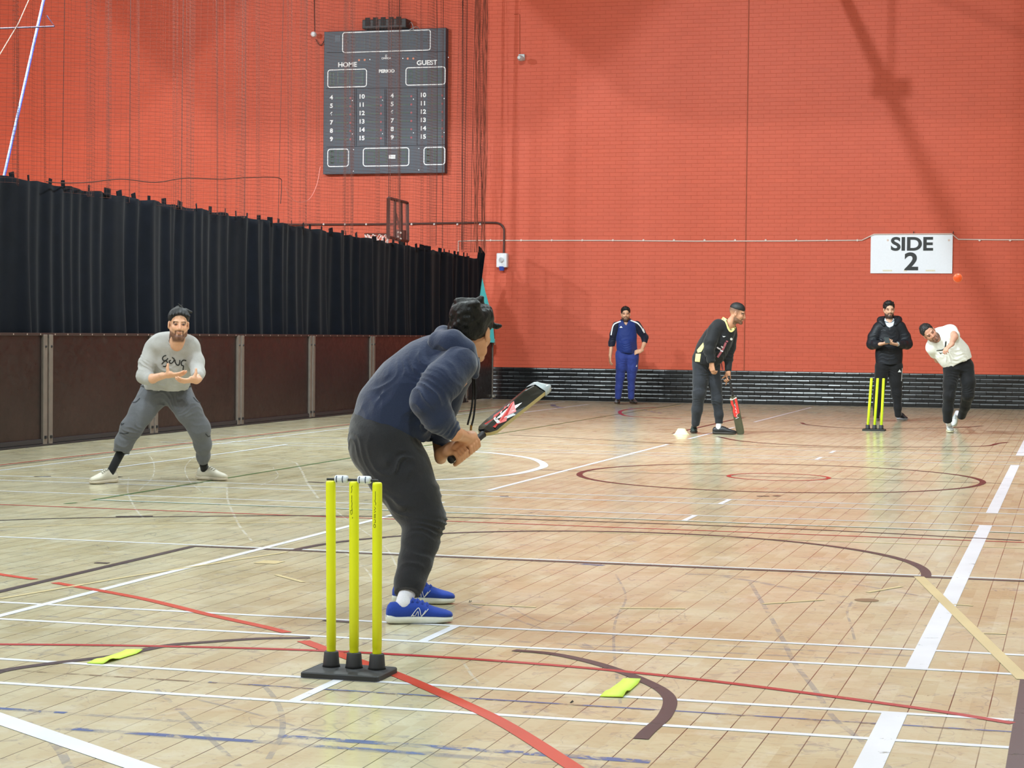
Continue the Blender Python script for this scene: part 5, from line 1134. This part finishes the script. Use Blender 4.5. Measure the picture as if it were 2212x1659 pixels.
M_hair3 = plain('black_short_hair', (17, 15, 16), .6, var=.2, bs=.5, sc=120)
shorthair(hc, hR, 1.04, M_hair3, p.root, fringe=.058, tilt=.5, quiff=1)
M_nv = fabric('navy_track_fabric', (24, 44, 108), var=.12, sc=6, rough=.6, bs=.3); M_nvd = fabric('midnight_sleeve_fabric', (13, 18, 40), rough=.6, bs=.3); M_nvt = fabric('navy_trouser_fabric', (40, 54, 122), var=.1, sc=5, rough=.7, bs=.4)
G = Sdf(.006); G.base = (.003, 7)
G.chain([J(1353, 708, 0, 21), J(1353, 728, 0, 21.5), J(1354, 748, 0, 21), J(1355, 760, 0, 22)], .05, (np.array([0, 1, 0]), .62)); G.cone(P(1336, 704, 0), P(1371, 703, 0), .072, .072, .05, (np.array([0, 1, 0]), .9)); G.cone(P(1353, 697, 0), P(1353, 705, 0), .07, .085, .03)
G.cone(P(1354, 745, -.06), P(1355, 755, -.06), .12, .12, .05)
G.cone(hc, P(1352, 700, -.05), .05, .05, .006, sub=True); G.cut(P(1355, 763, 0), (-.08, 0, -1), .6, P(1355, 785, 0))
G.fold(P(1354, 740, -.1), .16, (.3, 0, 1), .07, .006)
top = G.build('track_top', M_nv, p.root)
G3 = Sdf(.006); G3.base = (.003, 8)
G3.chain([J(1332, 704, 0, 9.5), J(1326, 722, .02, 8.5), J(1322, 740, .03, 7.2), J(1321, 747, .02, 6.8)], .03); G3.cut(P(1320.5, 748, .02), (0, 0, -1), .08)
G3.fold(P(1322, 738, 0), .08, (0, 0, 1), .04, .008); sl1 = G3.build('sleeve', M_nvd, top)
G4 = Sdf(.006); G4.base = (.003, 8)
G4.chain([J(1375, 702, 0, 9.5), J(1385, 717, .04, 8.5), J(1393, 729, .06, 7.5), J(1392.5, 738, .04, 6.3)], .03); G4.cut(P(1392.5, 740, .03), (-.2, -.2, -1), .08)
G4.fold(P(1392, 728, 0), .08, (.5, 0, 1), .04, .008); sl2 = G4.build('sleeve', M_nvd, top)
for sd, pl, gg_ in (('L', [(1341, 694), (1334, 696.5), (1327, 700), (1323.5, 706), (1321.5, 715), (1320, 724)], (G, G3)), ('R', [(1362, 692), (1369, 694.5), (1377, 698), (1382, 703), (1386.5, 709), (1390, 716)], (G, G4))):
    Gu = Sdf(.006); Gu.ops = gg_[0].ops[:-2]+gg_[1].ops[:-1]; Gu.base = (0, 1); Gu.run(); p.stroke('shoulder_stripe', Gu, [pl], 2.6, M_w, top, .012)
p.stroke('sleeve_print', G4, [[(1389, 710), (1392, 719)]], 3.0, M_w, sl2, .006, False)
p.patch('chest_logo', G, [(1338, 708), (1341.5, 704), (1345, 708)], M_w, top, .006, .7)
p.stroke('zip', G, [[(1353, 699), (1353, 703)]], 1.6, M_w, top, .006, False)
G5 = Sdf(.006); G5.base = (.0, 8); G5.chain([J(1345, 694, -.02, 5.), J(1348, 701, -.06, 4)], .02); G5.chain([J(1358, 693, -.02, 5.5), J(1356, 701, -.06, 4.5)], .02); G5.cone(P(1345, 694, .03), P(1359, 693, .03), .05, .05, .02); G5.cone(hc, P(1352, 702, -.08), .054, .03, .004, sub=True); G5.build('collar', M_nvd, top)
T_.cut(P(1355, 757, 0), (0, 0, 1), .5, P(1355, 740, 0)); T_.fold(P(1350, 800, -.05), .25, (.4, 0, 1), .09, .008).fold(P(1350, 845, -.05), .2, (.3, 0, 1), .07, .006)
tr = T_.build('track_trousers', M_nvt, p.root); p.patch('hip_logo', T_, [(1373, 792), (1376, 787.5), (1376, 792.5)], M_w, tr, .005, .7)
M_gs = plain('grey_mesh_upper', (118, 118, 124), .7); M_gso = plain('brown_grey_sole', (92, 76, 66), .6); M_gl = plain('pale_grey_lace', (170, 172, 178), .8)
lo_ = lambda w: np.array([(w-p.base)@R0, (w-p.base)@F0, 0])
a = lo_(fl(1335.5, 871)); shoe(p, a, a+np.array([-.05, -.32, 0]), .29, cols=(M_gs, M_gso, M_gl)); a = lo_(fl(1363, 871)); shoe(p, a, a+np.array([.08, -.32, 0]), .29, cols=(M_gs, M_gso, M_gl))

# ================= 4 batter in black at the far end =================
p = Person(1528, 938, 'bearded batter in black shirt with gold collar bending forward, bat held low')
J, P = p.J, p.P; SK = (186, 134, 104)
S = Sdf(.0055); S.base = (0, 1)
hc = P(1593, 677, -.10); hR = frame((.93, -.30, -.22), (.22, -.05, 1.)); head(S, hc, hR, 1.03)
S.chain([(hc-hR[2]*.06-hR[1]*.02, .058), (P(1577, 700, -.06), .062), (P(1563, 713, -.0), .065)], .03)
S.chain([J(1560, 720, -.02, 22), J(1537, 758, 0, 20), J(1526, 775, 0, 13)], .05, (np.array([0, 1, 0]), 1.0))
S.chain([(P(1545, 718, -.18), .05), (P(1532, 757, -.20), .04), (P(1537, 783, -.24), .029)], .02); S.chain([(P(1582, 722, .05), .05), (P(1575, 766, .02), .04), (P(1573, 804, -.06), .029)], .02)
hand(S, P(1537, 784, -.24), (.15, -.1, -1), (.6, .5, 0), -1, curl=.55, sc=1.08)
bh = P(1574, 812, -.10); bt4 = P(1600.5, 939, -.02); bax4 = unit(bt4-bh)
hand(S, P(1573, 803, -.06), (.05, -.05, -1), (-.3, -.2, .0), 1, curl=.8, sc=1.08, curls=(.15, .9, 1.0, 1.1))
T_ = Sdf(.0055); T_.base = (.003, 8); T_.chain([J(1515, 782, 0, 19), J(1537, 786, .03, 18)], .04)
dleg(p, S, T_, [(1514, 792, 0, 18.5), (1513, 825, -.02, 16), (1510, 850, -.04, 14), (1506, 885, -.0, 11.3), (1502.5, 915, .05, 9)], fl(1499, 934), (-.03, -.3), sock=M_bsock)
dleg(p, S, T_, [(1538, 795, .05, 18), (1545, 830, .02, 13.5), (1549, 865, 0, 11.5), (1552.5, 895, .01, 9.5), (1553, 913, .02, 8.3)], fl(1539, 938), (1, -.12), sock=M_sock)
S.build('body', M_skin, p.root, face_col(hc, hR, 1.03, SK, .75, (60, 38, 28), scalp=(-.01, .045)))
H = Sdf(.005); H.base = (.001, 24); Th = lambda x, y, z: hc+(x*hR[0]+y*hR[1]+z*hR[2])*1.03
H.ell(Th(0, -.014, .060), (.080, .100, .078), hR); H.cut(Th(0, 0, .048), -hR[2]*1.-hR[1]*.08); H.cut(Th(0, .086, .05), hR[1]); H.build('hair', M_hair3, p.root)
M_bk2 = fabric('black_sports_jersey', (19, 20, 24), var=.2, rough=.7, bs=.35); M_bkt = fabric('charcoal_track_trousers', (38, 40, 46), var=.12, rough=.8, bs=.4); M_gold = fabric('pale_gold_panel', (226, 208, 136), bs=.2)
G = Sdf(.0055); G.base = (.003, 8)
G.chain([J(1562, 716, -.03, 26), J(1549, 735, -.02, 31), J(1537, 757, 0, 33), J(1523, 777, 0, 28)], .05, (np.array([.3, 1, 0]), .92))
G.cone(P(1552, 706, -.10), P(1577, 712, .05), .10, .09, .04); G.cone(P(1571, 702, -.05), P(1568, 708, -.05), .085, .09, .03)
G.chain([J(1544, 713, -.15, 15), J(1535, 738, -.20, 14), J(1532, 757, -.22, 12.5), J(1536, 778, -.24, 9.5)], .03); G.chain([J(1579, 724, .05, 14), J(1577, 750, .04, 12), J(1574, 775, .0, 9.5), J(1573, 798, -.05, 7.5)], .03)
G.cone(hc, P(1573, 702, -.08), .058, .060, .006, sub=True); G.ell(P(1581, 706, -.16), (.04, .08, .035), None, .01, True)
G.cut(P(1537, 784, -.24), (.1, 0, -1), .10, P(1537, 797, -.24)); G.cut(P(1573, 806, -.06), (0, 0, -1), .09, P(1573, 814, -.06)); G.cut(P(1514, 787, 0), (-.15, 0, -1), .22, P(1505, 812, 0))
G.fold(P(1545, 760, -.15), .18, (.6, 0, .8), .07, .011).fold(P(1533, 760, -.22), .08, (.1, 0, 1), .04, .008).fold(P(1574, 770, 0), .10, (.1, 0, 1), .045, .007)
sh = G.build('jersey', M_bk2, p.root)
p.stroke('gold_collar', G, [[(1560, 687), (1567.5, 692), (1571.5, 700), (1574.5, 709), (1579, 714.5), (1584, 711), (1587.5, 705)]], 6.5, M_gold, sh, .007)
p.patch('gold_side_panel', G, [(1519, 740), (1520.5, 750), (1515, 760), (1507, 762), (1505.5, 756)], M_gold, sh, .006, .9)
p.patch('gold_side_panel', T_ if False else G, [(1503, 764), (1514, 764), (1511.5, 782), (1501, 781)], M_gold, sh, .006, .9)
p.patch('chest_logo', G, [(1561, 724.5), (1563.5, 726), (1570.5, 725.2), (1564, 728.4), (1561.2, 728)], M_w, sh, .006, .6); p.patch('chest_badge', G, [(1577, 731), (1580, 729.5), (1583, 732), (1581, 735.5), (1577.5, 734.5)], M_w, sh, .006, .6)
M_pk = plain('dusty_pink_print', (168, 92, 104), .7); M_pw = plain('pale_print', (206, 196, 200), .7)
p.stroke('shirt_print', G, [[(1568, 740), (1563, 752), (1556, 763), (1550, 772)], [(1571, 736), (1570, 739)]], 4.5, M_pk, sh, .005); p.stroke('shirt_lettering', G, [[(1549, 750), (1553, 753), (1557, 755)], [(1558, 748), (1562, 751)], [(1556, 757), (1562, 759)]], 3.0, M_pw, sh, .007)
T_.fold(P(1512, 850, -.1), .14, (.2, 0, 1), .07, .008).fold(P(1548, 860, -.1), .12, (.2, 0, 1), .07, .007).fold(P(1503, 912, -.05), .08, (.1, 0, 1), .035, .006).fold(P(1530, 800, -.1), .12, (.4, 0, 1), .06, .008)
T_.build('track_trousers', M_bkt, p.root)
p.stroke('trouser_stripe', T_, [[(1558, 784), (1561, 799)]], 3.0, M_pk, p.root, .004)
M_ks = plain('black_shoe_upper', (28, 28, 32), .5, bs=.2); M_kso = plain('dark_shoe_sole', (48, 42, 38), .6); M_dgr = plain('dark_green_shoe_upper', (40, 52, 48), .6); M_kl = plain('black_lace', (30, 28, 30), .8)
lo_ = lambda w: np.array([(w-p.base)@R0, (w-p.base)@F0, 0])
a = lo_(fl(1539, 938)); shoe(p, a, a+np.array([1, -.12, 0]), .31, cols=(M_ks, M_kso, M_kl)); a = lo_(fl(1497, 945)); a = lo_(fl(1499, 934)); shoe(p, a, a+np.array([-.03, -.3, 0]), .30, pitch=.05, cols=(M_dgr, M_kso, M_kl))
def towld(q): return p.base+R0*q[0]+F0*q[1]+np.array([0, 0, q[2]])
M_worn = plain('grimy_bat_face', (74, 72, 54), .4, var=.2, sc=14); M_wornb = plain('dark_bat_back', (44, 42, 34), .4)
br_, BT_, stk, blade = bat(towld(bh), tovec(bax4), tovec((-.22, -1, .05)), 'worn dark cricket bat with red sticker held low by the batter in black', np.linalg.norm(bt4-bh)/.848, (M_worn, M_wornb, M_gripk, M_redst, M_whst))
stk('red_sticker', [(.315, -.045), (.33, .045), (.40, .046), (.45, .030), (.50, .044), (.575, .040), (.60, .01), (.55, -.02), (.54, -.046)], M_redst, 1); stk('white_flash', [(.31, -.045), (.325, -.047), (.35, .040), (.335, .044), (.325, .0)], M_whst, 1, .003)
for q in ([(.40, -.01), (.42, .002), (.44, -.014)], [(.455, -.012), (.475, .004), (.49, -.012)], [(.50, -.012), (.52, .006), (.535, -.01)], [(.55, -.015), (.57, .008), (.585, -.005)], [(.60, -.02), (.61, .025)]):
    b = MB(); b.tube([BT_(s, u, .0145) for s, u in q], .0035, 4); b.build('blade_lettering', M_whst, blade)
b = MB(); c_ = BT_(.33, .034, .012); b.lathe(towld(np.array([0, 0, 0]))*0+c_, [(0, -.012), (.012, -.008), (.016, 0), (.012, .008), (0, .012)], 10); b.build('keyring', plain('pale_sticker_dot', (220, 216, 200), .5), br_)

# ================= 5 man with phone =================
p = Person(1918, 911, 'bearded man in black hooded jacket holding a phone behind the far stumps')
J, P = p.J, p.P; SK = (214, 166, 138)
S = Sdf(.0055); S.base = (0, 1)
hc = P(1920.5, 668.5, -.04); hR = frame((.02, -1, -.06), (-.03, 0, 1.)); head(S, hc, hR, 1.0)
S.chain([(hc-hR[2]*.07+np.array([0, .02, 0]), .052), (P(1921, 690, 0), .055), (P(1921, 703, 0), .08)], .03); S.chain([J(1921, 712, 0, 20), J(1921, 770, 0, 16)], .05, (np.array([0, 1, 0]), .6))
S.chain([(P(1897, 708, 0), .05), (P(1885, 742, -.02), .045), (P(1902, 743, -.26), .029)], .02); S.chain([(P(1945, 706, 0), .05), (P(1959, 742, -.02), .045), (P(1940, 744, -.26), .029)], .02)
hand(S, P(1903.5, 743, -.28), (.85, -.35, .15), (0, .2, 1), -1, curl=.65, sc=1.05, thumb_dir=(.6, -.2, .75)); hand(S, P(1937.5, 744, -.28), (-.85, -.35, .12), (0, .2, 1), 1, curl=.65, sc=1.05, thumb_dir=(-.7, -.2, .6))
T_ = Sdf(.0055); T_.base = (.003, 8); T_.chain([J(1907, 788, 0, 15.5), J(1934, 788, 0, 15.5)], .04, (np.array([0, 1, 0]), .85))
dleg(p, S, T_, [(1906, 795, 0, 16), (1902, 825, 0, 13), (1898, 850, 0, 11.5), (1895, 880, 0, 8.5), (1893, 896, 0, 7.5)], fl(1893, 906), (-.05, -.3), sock=M_bsock)
dleg(p, S, T_, [(1934, 795, 0, 16), (1935.5, 825, 0, 13.5), (1937, 850, 0, 11), (1939, 880, 0, 8), (1940, 897, 0, 7)], fl(1940, 906), (.08, -.3), sock=M_bsock)
S.build('body', M_skin, p.root, face_col(hc, hR, 1.0, SK, .95, (36, 24, 22)))
shorthair(hc, hR, 1.03, M_hair3, p.root, fringe=.06, tilt=.42, quiff=1)
M_jk = fabric('black_nylon_jacket', (28, 30, 36), var=.15, rough=.45, sheen=0, bs=.3); M_jk2 = plain('grey_jacket_lining', (86, 90, 98), .6); M_tee = fabric('white_tee', (222, 230, 242), bs=.2)
G = Sdf(.0055); G.base = (.003, 7)
G.chain([J(1921, 714, 0, 27), J(1921, 740, 0, 27), J(1920.5, 765, 0, 28), J(1920.5, 782, 0, 28.5)], .05, (np.array([0, 1, 0]), .66)); G.cone(P(1903, 704, 0), P(1939, 703, 0), .082, .082, .05)
G.chain([J(1898, 709, 0, 13), J(1888, 728, 0, 12.5), J(1884, 743, -.02, 11.5), J(1893, 744, -.14, 9.5), J(1903, 743, -.24, 7.5)], .03); G.chain([J(1944, 707, 0, 13), J(1954, 728, 0, 12.5), J(1959.5, 743, -.02, 11.5), J(1950, 744, -.14, 9.5), J(1941, 743.5, -.24, 7.5)], .03)
G.cone(hc, P(1921, 700, -.05), .075, .075, .006, sub=True); G.cone(P(1921, 694, -.19), P(1920.8, 717, -.15), .105, .024, .004, sub=True); G.cut(P(1920, 787.5, 0), (0, 0, -1), .6, P(1920, 815, 0))
G.cut(P(1905, 743, -.27), (.8, -.5, 0), .06, P(1909, 743, -.31)); G.cut(P(1938.5, 744, -.27), (-.8, -.5, 0), .06, P(1934, 744, -.31))
G.fold(P(1888, 735, -.05), .10, (.4, 0, 1), .045, .010).fold(P(1956, 735, -.05), .10, (-.4, 0, 1), .045, .010).fold(P(1920, 735, -.1), .12, (0, 0, 1), .06, .006).fold(P(1920, 775, -.1), .14, (0, 0, 1), .055, .006)
jk = G.build('jacket', M_jk, p.root)
TE = Sdf(.0055); TE.base = (.001, 7); TE.chain([J(1921, 706, 0, 21), J(1921, 716, 0, 25), J(1921, 735, 0, 24)], .04, (np.array([0, 1, 0]), .64)); TE.cone(P(1921, 696, 0), P(1921, 704, 0), .068, .09, .03); TE.cone(hc, P(1921, 695, -.03), .052, .056, .006, sub=True); TE.build('shirt', M_tee, p.root)
p.stroke('shirt_collar', TE, [[(1909, 693), (1914, 695.5), (1921, 696.5), (1928, 694.5), (1933, 690)]], 1.5, plain('dark_grey_rib', (70, 76, 84), .8), p.root, .006)
p.stroke('zip', G, [[(1920.7, 718.5), (1920.5, 750), (1920, 786)]], 1.2, plain('dark_zip', (14, 14, 18), .5), jk, .005, False)
p.stroke('chest_mark', G, [[(1903, 714.5), (1908, 712.5), (1913, 714)]], .9, M_jk2, jk, .005)
G5 = Sdf(.0055); G5.base = (.002, 8); G5.chain([J(1911, 687, .0, 4.5), J(1903, 696, -.03, 6.5), J(1910, 702, -.10, 4)], .02); G5.chain([J(1931, 687, .0, 4.5), J(1940, 694, -.03, 6.5), J(1934, 701, -.10, 4)], .02); G5.chain([J(1903, 692, .08, 9), J(1921, 690, .14, 9), J(1940, 691, .08, 9)], .03); G5.cone(hc, P(1921, 696, -.05), .066, .07, .004, sub=True); G5.build('hood', M_jk, jk)
M_bt = fabric('black_track_trousers', (17, 17, 20), var=.1, rough=.8, bs=.4)
T_.fold(P(1938, 850, -.05), .10, (.2, 0, 1), .06, .006).fold(P(1940, 888, -.05), .08, (.1, 0, 1), .035, .007).fold(P(1920, 805, -.05), .14, (.3, 0, 1), .06, .006)
tr = T_.build('track_trousers', M_bt, p.root); p.patch('hip_logo', T_, [(1939.5, 804), (1943.5, 798), (1947, 804)], M_w, tr, .005, .7); p.stroke('side_stripe', T_, [[(1949, 795), (1948.2, 810), (1947.2, 823)]], .9, M_w, tr, .004)
lo_ = lambda w: np.array([(w-p.base)@R0, (w-p.base)@F0, 0]); M_dgs = plain('dark_grey_trainer', (52, 54, 62), .6); M_pso = plain('pale_grey_sole', (164, 164, 170), .6)
a = lo_(fl(1940, 906)); shoe(p, a, a+np.array([.08, -.3, 0]), .29, cols=(M_dgs, M_pso, M_kl)); a = lo_(fl(1893, 906)); shoe(p, a, a+np.array([-.05, -.3, 0]), .29, cols=(M_dgs, M_pso, M_kl))
def towld(q): return p.base+R0*q[0]+F0*q[1]+np.array([0, 0, q[2]])
ph = empty('phone', tuple(towld(P(1916, 735, -.38))), YAW); tag(ph, 'dark phone held in both hands by the man in the black jacket', 'phone')
rot = Matrix.Rotation(-.95, 3, 'X'); b = MB(); b.box((0, 0, 0), (.074, .009, .14), R=rot); b.build('case', plain('dark_phone_case', (66, 76, 78), .3), ph, bevel=.003); b = MB(); b.box(np.array(rot)@np.array([0, .0055, 0]), (.066, .002, .13), R=rot); b.build('screen', plain('phone_screen_glass', (30, 34, 40), .1), ph)
wt = P(1939, 743.5, -.27); b = MB(); dv = unit(np.array([.8, .4, 0])); b.tube([wt-dv*.009, wt+dv*.009], [.036, .036], 16); wch = b.build('wrist_watch', plain('pale_watch_strap', (150, 160, 162), .4, .4), p.root, smooth=True)

# ================= 6 bowler in white =================
p = Person(2052, 938, 'bowler in white printed T-shirt and black trousers leaning sideways')
J, P = p.J, p.P; SK = (206, 152, 128)
S = Sdf(.0055); S.base = (0, 1)
hc = P(2007, 719, -.18); hR = frame((.10, -1, -.22), (-.72, -.10, .70)); head(S, hc, hR, 1.04)
S.chain([(hc-hR[2]*.06+np.array([0, .02, 0]), .055), (P(2022, 731, -.08), .06), (P(2032, 738, -.05), .085)], .03)
S.chain([J(2036, 742, -.04, 24), J(2055, 765, -.02, 24), J(2067, 778, 0, 21)], .05, (np.array([0, 1, 0]), .65))
S.chain([(P(2015, 757, -.02), .052), (P(2026, 777, .16), .042), (P(2040, 785, .34), .03)], .02); hand(S, P(2041, 786, .35), (.8, .5, -.3), (0, -1, -.3), 1, curl=.4, sc=1.05)
S.chain([(P(2058, 714, -.04), .054), (P(2062, 728, -.30), .045), (P(2055, 744, -.48), .030)], .02); hand(S, P(2055, 745, -.49), (-.75, -.45, -.5), (.3, .2, -.8), -1, curl=.5, sc=1.08)
T_ = Sdf(.0055); T_.base = (.003, 8); T_.chain([J(2057, 793, 0, 19), J(2083, 788, .02, 19)], .04)
dleg(p, S, T_, [(2056, 800, 0, 18), (2052, 832, -.04, 14.5), (2050, 855, -.06, 12.5), (2047.5, 885, -.0, 11), (2047, 908, .05, 10)], fl(2049, 933), (-.03, -.3), sock=M_sock)
dleg(p, S, T_, [(2086, 795, .02, 18), (2092, 825, -.02, 15), (2091, 852, -.02, 13), (2085, 878, .16, 10.5), (2077, 900, .32, 8.5)], fl(2070, 922), (-.3, -.6), sock=M_sock, low=.12)
S.build('body', M_skin, p.root, face_col(hc, hR, 1.04, SK, .65, (72, 46, 38)))
shorthair(hc, hR, 1.04, M_hair3, p.root, fringe=.040, tilt=.6)
M_wt = fabric('white_cotton_tee', (226, 224, 218), var=.03, bs=.5)
G = Sdf(.0055); G.base = (.0035, 7)
G.chain([J(2034, 733, -.05, 27), J(2048, 752, -.03, 33), J(2062, 768, -.01, 34), J(2069, 778, 0, 30)], .05, (np.array([0, 1, 0]), .68)); G.cone(P(2017, 748, -.04), P(2050, 718, -.04), .095, .10, .05)
G.chain([J(2015, 752, -.03, 15), J(2019, 763, .05, 12)], .03); G.chain([J(2055, 716, -.04, 14), J(2061, 724, -.16, 12.5)], .03)
G.cone(hc, P(2025, 733, -.09), .064, .066, .006, sub=True); G.ell(P(2019, 729, -.20), (.09, .12, .07), hR, .01, True)
G.cut(P(2067, 786, 0), unit(P(2078, 812, 0)-P(2064, 780, 0)), .5, P(2085, 830, 0))
G.cut(P(2020, 768, .08), (.3, .6, -.7), .08, P(2024, 774, .12)); G.cut(P(2062, 726, -.20), (.05, -.95, -.3), .09, P(2063, 730, -.27))
G.fold(P(2060, 765, -.1), .2, (.8, 0, .6), .08, .010).fold(P(2055, 735, -.1), .12, (.9, 0, .2), .05, .009).fold(P(2075, 775, -.1), .12, (.2, 0, 1), .06, .008)
te = G.build('tee_shirt', M_wt, p.root)
q7 = lambda L: [(1970+x/11.85, 680+y/11.85) for x, y in L]
p.patch('chest_print', G, q7([(870, 665), (885, 690), (860, 890), (790, 915), (630, 925), (620, 908), (770, 890), (830, 860), (850, 700)]), M_ink2, te, .007, .6)
p.patch('chest_print', G, q7([(680, 965), (730, 1005), (820, 955), (790, 945), (735, 975), (700, 955)]), M_ink2, te, .007, .6); p.patch('chest_print', G, q7([(925, 725), (960, 770), (930, 770)]), plain('red_brown_print', (140, 60, 60), .7), te, .007, .6); p.patch('chest_print', G, q7([(905, 790), (955, 800), (910, 855)]), M_ink2, te, .007, .6)
T_.cut(P(2068, 778, 0), (-.15, 0, 1), .4, P(2066, 755, 0))
T_.fold(P(2050, 850, -.1), .13, (.2, 0, 1), .06, .008).fold(P(2090, 850, -.1), .12, (-.3, 0, 1), .06, .008).fold(P(2070, 805, -.1), .14, (.4, 0, 1), .06, .008).fold(P(2047, 905, -.05), .08, (.1, 0, 1), .04, .006)
T_.build('trousers', M_bt, p.root)
M_wsh = plain('white_shoe_upper', (204, 208, 204), .6); M_wso = plain('pale_sole', (206, 200, 170), .6); lo_ = lambda w: np.array([(w-p.base)@R0, (w-p.base)@F0, 0])
a = lo_(fl(2049, 933)); shoe(p, a, a+np.array([-.03, -.3, 0]), .30, cols=(M_wsh, M_wso, M_gl), H=1.1); a = lo_(fl(2070, 922)); shoe(p, a, a+np.array([-.3, -.6, 0]), .30, pitch=.55, cols=(M_wsh, M_wso, M_gl))
# ------------------------------------------------------------------ LIGHTS
def lamp(name, x, y, z, power, size=.7, color=(.87, 1., 1.04), aim=None, spread=PI):
    l = bpy.data.lights.new(name, 'AREA'); l.shape = 'RECTANGLE'; l.size = size; l.size_y = size; l.energy = power; l.color = color; l.spread = spread
    o = bpy.data.objects.new(name, l); COL.objects.link(o); o.location = (x, y, z)
    if aim is not None:
        d = Vector(aim)-Vector((x, y, z)); o.rotation_euler = d.to_track_quat('-Z', 'Y').to_euler()
    return o
M_lh = plain('white_lamp_housing', (225, 225, 225), .5)
def fixture(x, y, z, power, size=.7, **k):
    r = empty('high_bay_light', (x, y, z)); tag(r, 'square high bay lamp hanging under the hall ceiling', 'ceiling light', 'high bay lamps under the ceiling')
    b = MB(); b.box((0, 0, .10), (size+.1, size+.1, .12)); b.tube([(0, 0, .15), (0, 0, 9.385-z)], .02, 6); b.build('housing', M_lh, r)
    lamp('high_bay_lamp', x, y, z, power, size, **k)
for x in (-20, -13.5, -7, -.5):
    for y in (2, 11): fixture(x, y, 8.8, 300)
fixture(-20, 20, 8.8, 260); fixture(-13.5, 20, 8.8, 200); fixture(-7, 20, 8.8, 320); fixture(-.5, 20, 8.8, 320)
def added_wall_flood(x, y, z, power, size, aim):  # unseen lamps added to brighten the end wall and sharpen its shadows
    r = empty('added_wall_light', (x, y, z)); tag(r, 'square lamp added under the hall ceiling to light the end wall', 'ceiling light', 'lamps added under the ceiling for the end wall')
    q = (Vector(aim)-Vector((x, y, z))).to_track_quat('-Z', 'Y'); R = q.to_matrix(); b = MB(); b.box(np.array(R@Vector((0, 0, .08))), (size+.1, size+.1, .1), R=R); b.tube([(0, 0, .1), (0, 0, 9.385-z)], .02, 6); b.build('housing', M_lh, r)
    lamp('added_wall_lamp', x, y, z, power, size, aim=aim)
added_wall_flood(-20, 19.4, 8.7, 820, .22, (-12, 37, 3.5)); added_wall_flood(-13.5, 19.4, 8.7, 620, .35, (-13, 37, 5)); added_wall_flood(-7, 19.4, 8.7, 760, .26, (-5, 37, 3.5)); added_wall_flood(1.5, 19.4, 8.7, 100, .5, (-2, 37, 4))
for x in (-20, -13.5, -7, -.5): fixture(x, 29, 8.8, 25)
# unseen sloping pole placed to throw the long diagonal shadow on the end wall
M_caster = plain('grey_caster_steel', (120, 122, 126), .5)
def S_(px, py): return wl(px, py)
L1 = np.array([-7., 19.4, 8.7]); A0 = wl(1790, -80); A1 = wl(2212, 820); Pa = A0*.93+L1*.07; Pb = A1*.33+L1*.67
b = MB(); b.tube([Pa, Pb], .085, 8); b.tube([Pb, (Pb[0], Pb[1], 9.38)], .03, 6); b.tube([Pa, (Pa[0], Pa[1], 9.38)], .03, 6)
o = b.build('shadow_pole', M_caster); tag(o, 'grey sloping pole placed out of view to throw the diagonal wall shadow', 'pole')
B0 = wl(1925, 190)*.62+L1*.38  # unseen block added for the backboard shadow on the end wall
b = MB(); b.box(B0, (.44, .06, .22)); b.tube([B0, (B0[0], B0[1], 9.38)], .03, 6); o = b.build('shadow_block', M_caster); tag(o, 'small grey block added out of view to shade a patch of the end wall', 'speaker')
# unseen shape with sloping sides, added to throw the broad V shadow
b = MB(); V = []
for y in (26.5, 27.3): V += [(-16.4, y, 8.9), (-10.4, y, 8.9), (-12.1, y, 7.3), (-14.7, y, 7.3)]
b.add(V, [(0, 1, 2, 3), (7, 6, 5, 4), (0, 4, 5, 1), (1, 5, 6, 2), (2, 6, 7, 3), (3, 7, 4, 0)]); b.tube([(-15, 26.9, 8.8), (-15, 26.9, 9.38)], .04, 6); b.tube([(-12, 26.9, 8.8), (-12, 26.9, 9.38)], .04, 6)
o = b.build('v_shadow_caster', M_caster); tag(o, 'grey shape with sloping sides added out of view to throw the V shadow', 'shadow_caster')
w = bpy.data.worlds.new('w'); SC.world = w; w.use_nodes = True; w.node_tree.nodes['Background'].inputs[0].default_value = (.8, .85, 1, 1); w.node_tree.nodes['Background'].inputs[1].default_value = .3
SC.view_settings.view_transform = 'Standard'; SC.view_settings.look = 'None'; SC.view_settings.gamma = 1; SC.view_settings.exposure = 0.53
try: SC.view_settings.use_curve_mapping = False
except Exception: pass
SC.cycles.max_bounces = 5; SC.cycles.diffuse_bounces = 3; SC.cycles.glossy_bounces = 2; SC.cycles.transmission_bounces = 2; SC.cycles.transparent_max_bounces = 8; SC.cycles.adaptive_threshold = .05; SC.cycles.sample_clamp_indirect = 8; SC.cycles.use_denoising = True
